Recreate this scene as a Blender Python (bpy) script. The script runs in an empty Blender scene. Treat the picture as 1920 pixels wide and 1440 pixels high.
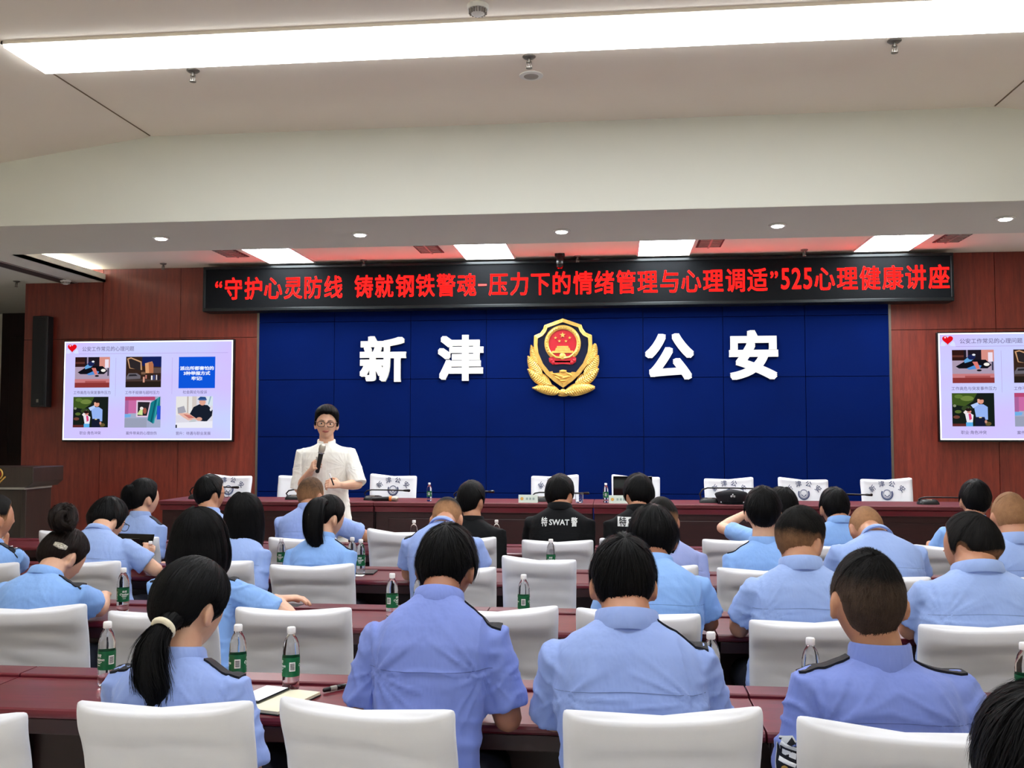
import bpy, bmesh, math, random
import numpy as np
from mathutils import Vector, Matrix, Euler, noise
from mathutils.bvhtree import BVHTree

R = math.radians
SC = bpy.context.scene
COL = SC.collection
random.seed(7)

# ------------------------------------------------------------------ camera
F_PX = 1800.0
YAW = R(6.2)
PITCH = math.atan(95 / 1800.0)
CAM = Vector((0, 0, 1.55))
cam_d = bpy.data.cameras.new('camera')
cam_d.sensor_width = 36.0
cam_d.lens = 36.0 * F_PX / 1920.0
cam_d.clip_start = 0.05
cam = bpy.data.objects.new('camera', cam_d)
COL.objects.link(cam)
cam.location = CAM
cam.rotation_euler = (R(90) + PITCH, 0, YAW)
SC.camera = cam
FW = Vector((-math.sin(YAW) * math.cos(PITCH), math.cos(YAW) * math.cos(PITCH), math.sin(PITCH)))
RT = Vector((math.cos(YAW), math.sin(YAW), 0))
UP = RT.cross(FW)


def ray(px, py):
    return FW + RT * ((px - 960) / F_PX) + UP * ((720 - py) / F_PX)


def aty(px, py, Y):            # where the sight line meets the upright plane at depth Y
    r = ray(px, py)
    return CAM + r * (Y / r.y)


def atz(px, py, z):            # where the sight line meets the level plane at height z
    r = ray(px, py)
    return CAM + r * ((z - CAM.z) / r.z)


# ------------------------------------------------------------------ world, view
SC.view_settings.view_transform = 'Standard'
SC.view_settings.look = 'None'
SC.view_settings.gamma = 1.0
SC.view_settings.use_curve_mapping = False
SC.view_settings.exposure = 1.08
SC.cycles.max_bounces = 12
SC.cycles.diffuse_bounces = 8
w = bpy.data.worlds.new('world')
SC.world = w
w.use_nodes = True
w.node_tree.nodes['Background'].inputs[0].default_value = (0.5, 0.5, 0.5, 1)
w.node_tree.nodes['Background'].inputs[1].default_value = 0.02
STRIP_POWER = 6.5
PANEL_POWER = 12.5
SPOT_POWER = 9.0
COVE_POWER = 16.0
LED_POWER = 0.5
SCREEN_POWER = 0.5


# ------------------------------------------------------------------ materials
def lin(c):
    c = c / 255.0
    return c / 12.92 if c <= 0.04045 else ((c + 0.055) / 1.055) ** 2.4


def rgb(r, g, b):
    return (lin(r), lin(g), lin(b), 1.0)


class NT:
    def __init__(self, name):
        self.m = bpy.data.materials.new(name)
        self.m.use_nodes = True
        self.t = self.m.node_tree
        self.b = self.t.nodes['Principled BSDF']

    def n(self, typ, **kw):
        nd = self.t.nodes.new(typ)
        for k, v in kw.items():
            if k.startswith('i_'):
                key = k[2:].replace('_', ' ')
                nd.inputs[key].default_value = v
            else:
                setattr(nd, k, v)
        return nd

    def l(self, a, b):
        self.t.links.new(a, b)

    def coords(self, out='Object', scale=(1, 1, 1)):
        tc = self.n('ShaderNodeTexCoord')
        mp = self.n('ShaderNodeMapping')
        mp.inputs['Scale'].default_value = scale
        self.l(tc.outputs[out], mp.inputs['Vector'])
        return mp.outputs['Vector']

    def noise(self, vec, scale=5, detail=4, rough=0.5):
        nd = self.n('ShaderNodeTexNoise')
        nd.inputs['Scale'].default_value = scale
        nd.inputs['Detail'].default_value = detail
        nd.inputs['Roughness'].default_value = rough
        self.l(vec, nd.inputs['Vector'])
        return nd.outputs['Fac']

    def ramp(self, fac, c0, c1, p0=0.3, p1=0.7):
        r = self.n('ShaderNodeValToRGB')
        e = r.color_ramp.elements
        e[0].position, e[0].color = p0, c0
        e[1].position, e[1].color = p1, c1
        self.l(fac, r.inputs['Fac'])
        return r.outputs['Color']

    def bump(self, h, strength=0.2, dist=0.01):
        b = self.n('ShaderNodeBump')
        b.inputs['Strength'].default_value = strength
        b.inputs['Distance'].default_value = dist
        self.l(h, b.inputs['Height'])
        self.l(b.outputs['Normal'], self.b.inputs['Normal'])


MATS = {}


def mat(name, col=(0.5, 0.5, 0.5, 1), rough=0.5, metal=0.0, spec=0.5, emit=None, power=0.0,
        noise_col=None, nscale=(6, 6, 6), bump=0.0, bscale=(60, 60, 60), bdist=0.004, coat=0.0,
        trans=0.0, ior=1.45, sheen=0.0, coords='Object'):
    if name in MATS:
        return MATS[name]
    k = NT(name)
    b = k.b
    b.inputs['Base Color'].default_value = col
    b.inputs['Roughness'].default_value = rough
    b.inputs['Metallic'].default_value = metal
    b.inputs['Specular IOR Level'].default_value = spec
    b.inputs['Coat Weight'].default_value = coat
    b.inputs['Coat Roughness'].default_value = 0.12
    b.inputs['Transmission Weight'].default_value = trans
    b.inputs['IOR'].default_value = ior
    b.inputs['Sheen Weight'].default_value = sheen
    if emit:
        b.inputs['Emission Color'].default_value = emit
        b.inputs['Emission Strength'].default_value = power
    if noise_col:
        f = k.noise(k.coords(coords, nscale), 1.0, 5)
        k.l(k.ramp(f, col, noise_col), b.inputs['Base Color'])
    if bump:
        k.bump(k.noise(k.coords(coords, bscale), 1.0, 4), bump, bdist)
    MATS[name] = k.m
    return k.m


def wood_mat(name, c0, c1, rough, coat, grain=(9, 9, 0.7)):
    k = NT(name)
    v = k.coords('Object', grain)
    f1 = k.noise(v, 3.0, 8, 0.6)
    v2 = k.coords('Object', tuple(g * 9 for g in grain))
    f2 = k.noise(v2, 2.0, 3, 0.5)
    mx = k.n('ShaderNodeMath', operation='MULTIPLY_ADD')
    k.l(f2, mx.inputs[0]); mx.inputs[1].default_value = 0.45
    k.l(f1, mx.inputs[2])
    k.l(k.ramp(mx.outputs[0], c0, c1, 0.45, 1.0), k.b.inputs['Base Color'])
    k.b.inputs['Roughness'].default_value = rough
    k.b.inputs['Coat Weight'].default_value = coat
    k.b.inputs['Coat Roughness'].default_value = 0.15
    MATS[name] = k.m
    return k.m


M_CEIL = mat('ceiling_paint', rgb(237, 229, 216), 0.9, spec=0.2, noise_col=rgb(233, 224, 211), nscale=(0.8, 0.8, 0.8), bump=0.05)
M_BEAM = mat('beam_paint', rgb(208, 209, 200), 0.85, spec=0.2, bump=0.05)
M_WALLP = mat('wall_paint', rgb(232, 228, 218), 0.85, spec=0.2, bump=0.05)
M_WOOD = wood_mat('red_wood_panel', rgb(80, 17, 10), rgb(132, 46, 29), 0.5, 0.06)
M_WOODDARK = mat('dark_gap', rgb(26, 8, 7), 0.7)
M_DOOR = wood_mat('dark_door_wood', rgb(22, 9, 8), rgb(40, 18, 15), 0.45, 0.1)
M_BLUE = mat('blue_fabric_panel', rgb(1, 21, 80), 0.85, spec=0.06, noise_col=rgb(1, 19, 74), nscale=(2, 2, 2), bump=0.15, bscale=(300, 300, 300), bdist=0.001)
M_BLUEGAP = mat('blue_gap', rgb(3, 14, 50), 0.9)
M_DESK = wood_mat('mahogany_desk', rgb(78, 11, 24), rgb(108, 23, 39), 0.36, 0.12, (0.8, 10, 10))
M_DESKEDGE = wood_mat('mahogany_edge', rgb(84, 14, 27), rgb(108, 27, 43), 0.34, 0.14, (0.8, 10, 10))
M_STTOP = wood_mat('stage_table_top', rgb(76, 12, 22), rgb(100, 24, 36), 0.6, 0.0, (0.8, 10, 10))
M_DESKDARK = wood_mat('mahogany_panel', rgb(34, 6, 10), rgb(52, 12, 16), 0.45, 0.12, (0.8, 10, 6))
M_FLOOR = mat('beige_stone_floor', rgb(205, 203, 199), 0.35, spec=0.4, noise_col=rgb(192, 189, 184), nscale=(3, 3, 3))
M_STAGE = mat('stage_floor', rgb(200, 194, 184), 0.4, spec=0.4, noise_col=rgb(186, 180, 170), nscale=(3, 3, 3))
M_CLOTH = mat('white_chair_cloth', rgb(222, 223, 229), 0.9, spec=0.15, sheen=0.1, noise_col=rgb(214, 215, 222), nscale=(5, 5, 5), bump=0.12, bscale=(500, 500, 500), bdist=0.001)
M_PRINT = mat('blue_print', rgb(74, 84, 120), 0.85)
M_LEG = mat('dark_metal_leg', rgb(40, 40, 44), 0.35, metal=0.8)
M_BLACK = mat('black_plastic', rgb(16, 16, 18), 0.45, bump=0.05, bscale=(200, 200, 200))
M_BLACKG = mat('black_gloss', rgb(10, 10, 12), 0.15)
M_SPKGRILL = mat('speaker_grille', rgb(14, 15, 17), 0.7, bump=0.6, bscale=(400, 400, 400))
M_LEDPANEL = mat('led_black_panel', rgb(9, 10, 13), 0.85, spec=0.1, noise_col=rgb(18, 20, 22), nscale=(300, 300, 300))
M_LEDFRAME = mat('led_frame', rgb(30, 34, 36), 0.35, metal=0.6)
M_LEDTEXT = mat('led_red_light', rgb(255, 30, 25), 0.6, emit=(1.0, 0.022, 0.018, 1), power=LED_POWER)
M_SIGN = mat('white_acrylic', rgb(238, 238, 230), 0.3)
M_GOLD = mat('gold_plate', rgb(232, 192, 104), 0.34, metal=0.4, noise_col=rgb(214, 168, 82), nscale=(30, 30, 30))
M_GOLDD = mat('gold_relief', rgb(206, 162, 80), 0.4, metal=0.4)
M_EMBRED = mat('emblem_red', rgb(176, 24, 40), 0.35)
M_EMBBLUE = mat('emblem_blue', rgb(3, 14, 46), 0.25, spec=0.3)
M_LIGHT = mat('strip_diffuser', (0.9, 0.9, 0.9, 1), 0.6, emit=(0.94, 0.975, 1.0, 1), power=STRIP_POWER)
M_PANEL = mat('panel_diffuser', (0.9, 0.9, 0.9, 1), 0.6, emit=(0.94, 0.985, 1.0, 1), power=PANEL_POWER)
M_SPOT = mat('spot_lens', (0.9, 0.9, 0.9, 1), 0.5, emit=(1.0, 0.98, 0.95, 1), power=SPOT_POWER)
M_COVE = mat('cove_tube', (0.9, 0.9, 0.9, 1), 0.5, emit=(0.97, 1.0, 0.93, 1), power=COVE_POWER)
M_WHITEP = mat('white_plastic', rgb(226, 226, 222), 0.5)
M_GREYP = mat('grey_plastic', rgb(150, 145, 138), 0.5)
M_STEEL = mat('dull_steel', rgb(120, 116, 110), 0.35, metal=0.9)
M_VENT = mat('vent_dark', rgb(62, 52, 50), 0.7)
M_SILVER = mat('silver_mesh', rgb(190, 186, 172), 0.35, metal=0.8, bump=0.4, bscale=(800, 800, 800))
M_ORANGE = mat('orange_ring', rgb(240, 130, 60), 0.5)
M_BOTTLE = mat('clear_bottle', (0.98, 0.99, 1.0, 1), 0.03, trans=1.0, ior=1.33)
M_CAPW = mat('white_cap', rgb(245, 245, 245), 0.45)
M_LABEL = mat('green_label', rgb(6, 104, 62), 0.35, noise_col=rgb(4, 88, 52), nscale=(30, 30, 30))
M_PAPER = mat('paper', rgb(236, 236, 232), 0.8)
M_CREAM = mat('cream_paper', rgb(232, 226, 200), 0.8)
M_CARD = mat('name_card', rgb(206, 224, 214), 0.6, noise_col=rgb(226, 234, 228), nscale=(8, 8, 8))
M_SCREENW = mat('phone_screen', rgb(222, 230, 236), 0.2, emit=rgb(220, 232, 240), power=0.45)
M_INK = mat('dark_ink', rgb(30, 32, 36), 0.7)
M_GREYINK = mat('pale_ink', rgb(150, 176, 170), 0.7)
M_WHITEINK = mat('white_ink', rgb(240, 242, 240), 0.5)
M_TROUSER = mat('navy_trousers', rgb(22, 25, 38), 0.85, bump=0.1)
M_SHOE = mat('black_shoe', rgb(14, 14, 15), 0.3)
M_WTROUSER = mat('white_trousers', rgb(222, 222, 216), 0.85)
M_EPAULET = mat('black_epaulet', rgb(14, 15, 24), 0.75)
M_BLKFAB = mat('black_jacket_cloth', rgb(8, 9, 12), 0.8, spec=0.2, bump=0.2, bscale=(70, 70, 70), bdist=0.003)
M_REFLECT = mat('reflective_print', rgb(205, 208, 208), 0.5)
M_EYEW = mat('eye_white', rgb(225, 220, 214), 0.2)
M_EYED = mat('eye_iris', rgb(24, 16, 12), 0.15)
M_LIP = mat('lips', rgb(168, 92, 84), 0.5)
M_BROW = mat('eyebrow_hair', rgb(22, 17, 15), 0.8)
M_HAIRTIE = mat('cream_hair_tie', rgb(232, 222, 196), 0.8, bump=0.5, bscale=(200, 200, 200))
M_CLIP = mat('beaded_clip', rgb(232, 226, 208), 0.3, noise_col=rgb(120, 112, 96), nscale=(160, 160, 160))
M_WATCH = mat('watch_metal', rgb(170, 170, 175), 0.25, metal=0.9)


def skin_mat(name, c, c2):
    k = NT(name)
    f = k.noise(k.coords('Object', (14, 14, 14)), 1.0, 4)
    k.l(k.ramp(f, c, c2, 0.35, 0.75), k.b.inputs['Base Color'])
    k.b.inputs['Roughness'].default_value = 0.5
    k.b.inputs['Subsurface Weight'].default_value = 0.12
    k.b.inputs['Subsurface Radius'].default_value = (0.02, 0.008, 0.004)
    k.b.inputs['Subsurface Scale'].default_value = 0.3
    k.bump(k.noise(k.coords('Object', (260, 260, 260)), 1.0, 3), 0.12, 0.002)
    MATS[name] = k.m
    return k.m


SKIN = {'tan': skin_mat('skin_tan', rgb(190, 138, 106), rgb(178, 122, 94)),
        'fair': skin_mat('skin_fair', rgb(216, 172, 144), rgb(204, 154, 128)),
        'brown': skin_mat('skin_brown', rgb(160, 108, 80), rgb(146, 94, 70))}


def shirt_mat(name, c, c2, bs=0.35):
    k = NT(name)
    f = k.noise(k.coords('Object', (4, 4, 4)), 1.0, 4)
    k.l(k.ramp(f, c, c2, 0.35, 0.7), k.b.inputs['Base Color'])
    k.b.inputs['Roughness'].default_value = 0.82
    k.b.inputs['Specular IOR Level'].default_value = 0.2
    k.b.inputs['Sheen Weight'].default_value = 0.1
    f2 = k.noise(k.coords('Object', (16, 16, 6)), 1.0, 3, 0.55)
    k.bump(f2, bs, 0.02)
    MATS[name] = k.m
    return k.m


SHIRT = {'lilac': shirt_mat('lilac_blue_shirt', rgb(142, 164, 219), rgb(134, 156, 214)),
         'violet': shirt_mat('violet_blue_shirt', rgb(122, 140, 208), rgb(115, 132, 202)),
         'sky': shirt_mat('sky_blue_shirt', rgb(133, 172, 228), rgb(124, 163, 222)),
         'pale': shirt_mat('pale_blue_shirt', rgb(150, 174, 224), rgb(142, 166, 218)),
         'steel': shirt_mat('steel_blue_shirt', rgb(146, 158, 206), rgb(138, 150, 200)),
         'black': M_BLKFAB,
         'white': shirt_mat('white_linen_shirt', rgb(236, 235, 228), rgb(228, 227, 220))}


def hair_mat(name, dark, dark2, skin, rough=0.4):
    """hair whose density attribute lets the scalp show through where it is cropped"""
    k = NT(name)
    at = k.n('ShaderNodeAttribute', attribute_name='hair_cover')
    uv = k.n('ShaderNodeUVMap')
    mp = k.n('ShaderNodeMapping')
    mp.inputs['Scale'].default_value = (150, 2.5, 1)
    k.l(uv.outputs['UV'], mp.inputs['Vector'])
    f = k.noise(mp.outputs['Vector'], 1.0, 3, 0.6)
    f2 = k.noise(k.coords('Object', (420, 420, 420)), 1.0, 2, 0.6)
    f3 = k.noise(k.coords('Object', (38, 38, 38)), 1.0, 3, 0.6)
    hc = k.ramp(f, dark, dark2, 0.35, 0.8)
    a = k.n('ShaderNodeMath', operation='SUBTRACT')
    k.l(f2, a.inputs[0]); a.inputs[1].default_value = 0.5
    a3 = k.n('ShaderNodeMath', operation='SUBTRACT')
    k.l(f3, a3.inputs[0]); a3.inputs[1].default_value = 0.5
    s = k.n('ShaderNodeMath', operation='MULTIPLY_ADD')
    k.l(a.outputs[0], s.inputs[0]); s.inputs[1].default_value = 0.7
    k.l(at.outputs['Fac'], s.inputs[2])
    s2 = k.n('ShaderNodeMath', operation='MULTIPLY_ADD', use_clamp=True)
    k.l(a3.outputs[0], s2.inputs[0]); s2.inputs[1].default_value = 0.55
    k.l(s.outputs[0], s2.inputs[2])
    mx = k.n('ShaderNodeMix', data_type='RGBA')
    k.l(s2.outputs[0], mx.inputs[0])
    mx.inputs[6].default_value = skin
    k.l(hc, mx.inputs[7])
    k.l(mx.outputs[2], k.b.inputs['Base Color'])
    k.b.inputs['Roughness'].default_value = rough
    k.b.inputs['Specular IOR Level'].default_value = 0.12
    k.bump(f, 0.7, 0.004)
    MATS[name] = k.m
    return k.m


HAIR = {'black': hair_mat('black_hair', rgb(3, 3, 4), rgb(13, 12, 13), rgb(176, 128, 98), .5),
        'brown': hair_mat('dark_brown_hair', rgb(12, 8, 7), rgb(40, 26, 20), rgb(176, 128, 98)),
        'crop': hair_mat('cropped_hair', rgb(12, 11, 11), rgb(26, 23, 21), rgb(160, 118, 84), 0.65),
        'crew': hair_mat('crew_cut_hair', rgb(10, 9, 9), rgb(24, 21, 20), rgb(88, 70, 58), 0.65)}


# ------------------------------------------------------------------ mesh helpers
class MB:
    """collects shapes that will be ONE mesh object"""

    def __init__(self):
        self.v = []
        self.f = []
        self.mi = []
        self.cur = 0

    def face(self, f):
        self.f.append(f)
        self.mi.append(self.cur)

    def box(self, c, s, rot=None):
        b = len(self.v)
        for z in (-.5, .5):
            for y in (-.5, .5):
                for x in (-.5, .5):
                    p = Vector((x * s[0], y * s[1], z * s[2]))
                    if rot is not None:
                        p = rot @ p
                    self.v.append(tuple(p + Vector(c)))
        for q in ((0, 2, 3, 1), (4, 5, 7, 6), (0, 1, 5, 4), (2, 6, 7, 3), (0, 4, 6, 2), (1, 3, 7, 5)):
            self.face(tuple(b + i for i in q))
        return self

    def bbox(self, x0, x1, y0, y1, z0, z1):
        return self.box(((x0 + x1) / 2, (y0 + y1) / 2, (z0 + z1) / 2), (x1 - x0, y1 - y0, z1 - z0))

    def rings(self, rs, cap0=True, cap1=True, closed=True):
        """rs: list of equal-length point lists"""
        b = len(self.v)
        n = len(rs[0])
        for r in rs:
            self.v.extend(tuple(p) for p in r)
        for i in range(len(rs) - 1):
            for j in range(n if closed else n - 1):
                k = (j + 1) % n
                self.face((b + i * n + j, b + i * n + k, b + (i + 1) * n + k, b + (i + 1) * n + j))
        for flag, i in ((cap0, 0), (cap1, len(rs) - 1)):
            if flag and closed:
                c = Vector((0, 0, 0))
                for p in rs[i]:
                    c += Vector(p)
                self.v.append(tuple(c / n))
                ci = len(self.v) - 1
                for j in range(n):
                    k = (j + 1) % n
                    a, d = b + i * n + j, b + i * n + k
                    self.face((ci, d, a) if i == 0 else (ci, a, d))
        return self

    def tube(self, pts, rad, n=10, cap=True, flat=1.0, upv=None, round_end=True):
        pts = [Vector(p) for p in pts]
        if not hasattr(rad, '__len__'):
            rad = [rad] * len(pts)
        rad = list(rad)
        if round_end and cap:
            d0 = (pts[0] - pts[1]).normalized()
            d1 = (pts[-1] - pts[-2]).normalized()
            pts = [pts[0] + d0 * rad[0] * .8, pts[0] + d0 * rad[0] * .5] + pts + [pts[-1] + d1 * rad[-1] * .5, pts[-1] + d1 * rad[-1] * .8]
            rad = [rad[0] * .45, rad[0] * .85] + rad + [rad[-1] * .85, rad[-1] * .45]
        rs = []
        ref = Vector(upv) if upv is not None else None
        for i, p in enumerate(pts):
            t = (pts[min(i + 1, len(pts) - 1)] - pts[max(i - 1, 0)]).normalized()
            if ref is None:
                ref = Vector((0, 0, 1)) if abs(t.z) < .9 else Vector((1, 0, 0))
            u = (ref - t * ref.dot(t))
            u = u.normalized() if u.length > 1e-5 else t.orthogonal().normalized()
            if upv is None:
                ref = u
            s = t.cross(u)
            rs.append([p + (u * math.sin(a) * flat + s * math.cos(a)) * rad[i] for a in (2 * math.pi * j / n for j in range(n))])
        return self.rings(rs, cap, cap)

    def lathe(self, prof, n=24, c=(0, 0, 0), cap=True):
        rs = [[(c[0] + r * math.cos(2 * math.pi * j / n), c[1] + r * math.sin(2 * math.pi * j / n), c[2] + z) for j in range(n)] for r, z in prof]
        return self.rings(rs, cap, cap)

    def ellipsoid(self, c, r, rot=None, nu=14, nv=9):
        rs = []
        for i in range(nv):
            a = -math.pi / 2 + math.pi * (i + .5) / nv
            ring = []
            for j in range(nu):
                b = 2 * math.pi * j / nu
                p = Vector((r[0] * math.cos(a) * math.cos(b), r[1] * math.cos(a) * math.sin(b), r[2] * math.sin(a)))
                if rot is not None:
                    p = rot @ p
                ring.append(p + Vector(c))
            rs.append(ring)
        return self.rings(rs)

    def prism(self, poly, d0, d1, tf):
        """extrude a 2-D outline between depths d0 and d1; tf(x, y, d) gives the point"""
        b = len(self.v)
        n = len(poly)
        for d in (d0, d1):
            for x, y in poly:
                self.v.append(tuple(tf(x, y, d)))
        self.face(tuple(range(b, b + n)))
        self.face(tuple(range(b + 2 * n - 1, b + n - 1, -1)))
        for j in range(n):
            k = (j + 1) % n
            self.face((b + j, b + n + j, b + n + k, b + k))
        return self

    def add_mesh(self, me, fn=None):
        b = len(self.v)
        for v in me.vertices:
            self.v.append(tuple(fn(v.co) if fn else v.co))
        for p in me.polygons:
            self.face(tuple(b + i for i in p.vertices))
        return self

    def mesh(self, name):
        me = bpy.data.meshes.new(name)
        me.from_pydata([tuple(p) for p in self.v], [], self.f)
        return me

    def build(self, name, m, parent=None, smooth=False, fix=False, bevel=0.0, angle=None):
        me = self.mesh(name)
        if fix or bevel:
            bm = bmesh.new()
            bm.from_mesh(me)
            bmesh.ops.recalc_face_normals(bm, faces=bm.faces)
            bm.to_mesh(me)
            bm.free()
        ms = m if isinstance(m, (list, tuple)) else [m]
        for x in ms:
            me.materials.append(x)
        if len(ms) > 1:
            me.polygons.foreach_set('material_index', self.mi)
        return put(name, me, parent, smooth, bevel, angle)


def put(name, me, parent=None, smooth=False, bevel=0.0, angle=None):
    o = bpy.data.objects.new(name, me)
    COL.objects.link(o)
    if parent is not None:
        o.parent = parent
    if smooth:
        me.polygons.foreach_set('use_smooth', [True] * len(me.polygons))
        if angle:
            me.set_sharp_from_angle(angle=R(angle))
    if bevel:
        bv = o.modifiers.new('bevel', 'BEVEL')
        bv.width = bevel
        bv.segments = 2
        bv.limit_method = 'ANGLE'
        bv.angle_limit = R(40)
    return o


def thing(name, label, cat, loc=(0, 0, 0), rz=0.0, group=None):
    o = bpy.data.objects.new(name, None)
    COL.objects.link(o)
    o.location = loc
    o.rotation_euler = (0, 0, rz)
    o.empty_display_size = 0.05
    o['label'] = label
    o['category'] = cat
    if group:
        o['group'] = group
    return o


def tag(o, label, cat, group=None):
    o['label'] = label
    o['category'] = cat
    if group:
        o['group'] = group
    return o


def struct(o):
    o['kind'] = 'structure'
    return o


def dup(root, loc, rz, label, group=None, name=None):
    r = root.copy()
    COL.objects.link(r)
    r.location = loc
    r.rotation_euler = (0, 0, rz)
    r['label'] = label
    if group:
        r['group'] = group
    for ch in root.children:
        c = ch.copy()
        COL.objects.link(c)
        c.parent = r
        for g in ch.children:
            d = g.copy()
            COL.objects.link(d)
            d.parent = c
    return r


def text_mesh(s, ext=0.0, bold=0.0, res=3):
    c = bpy.data.curves.new('tmp', 'FONT')
    c.body = s
    c.size = 1.0
    c.extrude = ext
    c.resolution_u = res
    o = bpy.data.objects.new('tmp', c)
    COL.objects.link(o)
    dg = bpy.context.evaluated_depsgraph_get()
    me = bpy.data.meshes.new_from_object(o.evaluated_get(dg))
    bpy.data.objects.remove(o)
    bpy.data.curves.remove(c)
    if bold:
        mb = MB()
        for k in range(8):
            a = k * math.pi / 4
            cx_, cy_ = (round(math.cos(a)), round(math.sin(a)))
            mb.add_mesh(me, lambda p: Vector((p.x + bold * cx_, p.y + bold * cy_, p.z + (.012 * k if ext else .0) * (1 if p.z > 0 else -1))))
        me2 = mb.mesh('tmp')
        bpy.data.meshes.remove(me)
        me = me2
    return me


def remesh(mb, voxel, smooth=3, name='body', factor=0.5):
    me = mb.mesh('tmp')
    bm = bmesh.new()
    bm.from_mesh(me)
    bmesh.ops.recalc_face_normals(bm, faces=bm.faces)
    bm.to_mesh(me)
    bm.free()
    o = bpy.data.objects.new('tmp', me)
    COL.objects.link(o)
    r = o.modifiers.new('r', 'REMESH')
    r.mode = 'VOXEL'
    r.voxel_size = voxel
    if smooth:
        s = o.modifiers.new('s', 'SMOOTH')
        s.factor = factor
        s.iterations = smooth
    dg = bpy.context.evaluated_depsgraph_get()
    out = bpy.data.meshes.new_from_object(o.evaluated_get(dg))
    out.name = name
    bpy.data.objects.remove(o)
    bpy.data.meshes.remove(me)
    return out


# ------------------------------------------------------------------ room shell
YW = 10.0            # stage wall
Z_CEIL, Z_SOF, Z_STC, Z_ST = 3.6, 3.0, 3.38, 0.22
Y_BEAM0, Y_BEAM1 = 6.2, 7.2
XL, XR, YB = -8.6, 7.8, -4.2
CX0, CX1 = -3.17, 2.36       # the flat bay of the main ceiling
struct(MB().bbox(XL - .1, XR + .1, YB - .1, 12.7, -.1, 0).build('floor', M_FLOOR))
mb = MB()
mb.bbox(CX0, CX1, YB, Y_BEAM0, Z_CEIL, Z_CEIL + .1)
for xa, za, xb, zb in ((CX0, Z_CEIL, XL, Z_CEIL - .75), (CX1, Z_CEIL, XR, Z_CEIL - .75)):
    b = len(mb.v)
    for y in (YB, Y_BEAM0):
        mb.v += [(xa, y, za), (xb, y, zb), (xb, y, zb + .1), (xa, y, za + .1)]
    for q in ((0, 1, 5, 4), (1, 2, 6, 5), (2, 3, 7, 6), (3, 0, 4, 7), (0, 3, 2, 1), (4, 5, 6, 7)):
        mb.face(tuple(b + i for i in q))
struct(mb.build('ceiling', M_CEIL, fix=True))
mb = MB()                      # hairline joints where the bay meets the sloping sides
for xj in (CX0, CX1):
    mb.bbox(xj - .004, xj + .004, 4.97, 6.18, Z_CEIL - .004, Z_CEIL + .002)
struct(mb.build('trim_1', mat('joint_line', rgb(120, 104, 84), .9)))
mb = MB()
mb.bbox(XL, XR, Y_BEAM0, Y_BEAM1, Z_SOF, Z_CEIL + .1)
struct(mb.build('wall_beam', [M_BEAM], bevel=.004, fix=True))
mb = MB().bbox(XL, XR, Y_BEAM1, 12.6, Z_STC, Z_STC + .1)
struct(mb.build('ceiling_stage', M_CEIL))
struct(MB().bbox(XL - .1, XL, YB, 12.6, 0, 3.7).build('wall_left', M_WALLP))
struct(MB().bbox(XR, XR + .1, YB, 12.6, 0, 3.7).build('wall_right', M_WALLP))
struct(MB().bbox(XL, XR, YB - .1, YB, 0, 3.7).build('wall_back', M_WALLP))
struct(MB().bbox(XL, XR, 12.5, 12.6, 0, 3.7).build('wall_recess', M_WALLP))
# stage
struct(MB().bbox(-6.56, XR, 7.72, YW, 0, Z_ST).build('floor_stage', M_STAGE, bevel=.01, fix=True))

XB0, XB1 = -3.84, 2.74       # blue fabric panel
XW0 = aty(46, 600, YW).x     # free end of the wood wall


def panel_wall(name, x0, x1, vx, hz, z0, z1, y, m, gapm, depth=.02, gap=.006):
    """a wall clad in panels: joints at vx and hz"""
    xs = [x0] + list(vx) + [x1]
    zs = [z0] + list(hz) + [z1]
    mb = MB()
    mb.cur = 1
    mb.bbox(x0, x1, y + depth, y + depth + .02, z0, z1)
    mb.cur = 0
    for i in range(len(xs) - 1):
        for j in range(len(zs) - 1):
            mb.bbox(xs[i] + gap / 2, xs[i + 1] - gap / 2, y, y + depth, zs[j] + gap / 2, zs[j + 1] - gap / 2)
    return struct(mb.build(name, [m, gapm], fix=True))


zg = aty(330, 634, YW).z
struct(MB().bbox(XW0, XR, YW + .04, 12.5, 0, Z_STC).build('wall_stage', M_WOOD))
panel_wall('wall_stage_wood_left', XW0, XB0, [aty(190, 700, YW).x, aty(336, 700, YW).x], [zg], Z_ST, Z_STC, YW, M_WOOD, M_WOODDARK)
xs = [aty(1866, 560, YW).x]
while xs[-1] < XR - 1:
    xs.append(xs[-1] + .83)
panel_wall('wall_stage_wood_right', XB1, XR, xs, [zg], Z_ST, Z_STC, YW, M_WOOD, M_WOODDARK)
bx = [aty(p, 700, YW - .02).x for p in (627, 770, 912, 1058, 1206, 1356, 1510)]
bz = [aty(1058, p, YW - .02).z for p in (925, 819, 709, 598)]
panel_wall('wall_stage_blue', XB0, XB1, bx, bz, Z_ST, Z_STC, YW - .03, M_BLUE, M_BLUEGAP, depth=.03, gap=.006)
mb = MB()
for x in (XB0, XB1):
    mb.bbox(x - .012, x + .012, YW - .035, YW, Z_ST, 3.0)
struct(mb.build('trim_2', M_STEEL))
# recess door at far left
mb = MB().bbox(XL + .12, XW0, 12.44, 12.5, 0, aty(30, 575, 12.44).z)
d1 = struct(mb.build('door_1', M_DOOR))
mb = MB()
for i in range(3):
    mb.bbox(XL + .25 + i * .62, XL + .80 + i * .62, 12.425, 12.445, .2, 1.1)
    mb.bbox(XL + .25 + i * .62, XL + .80 + i * .62, 12.425, 12.445, 1.25, 2.9)
struct(mb.build('door_panel', M_DOOR, d1, bevel=.008, fix=True))
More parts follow.
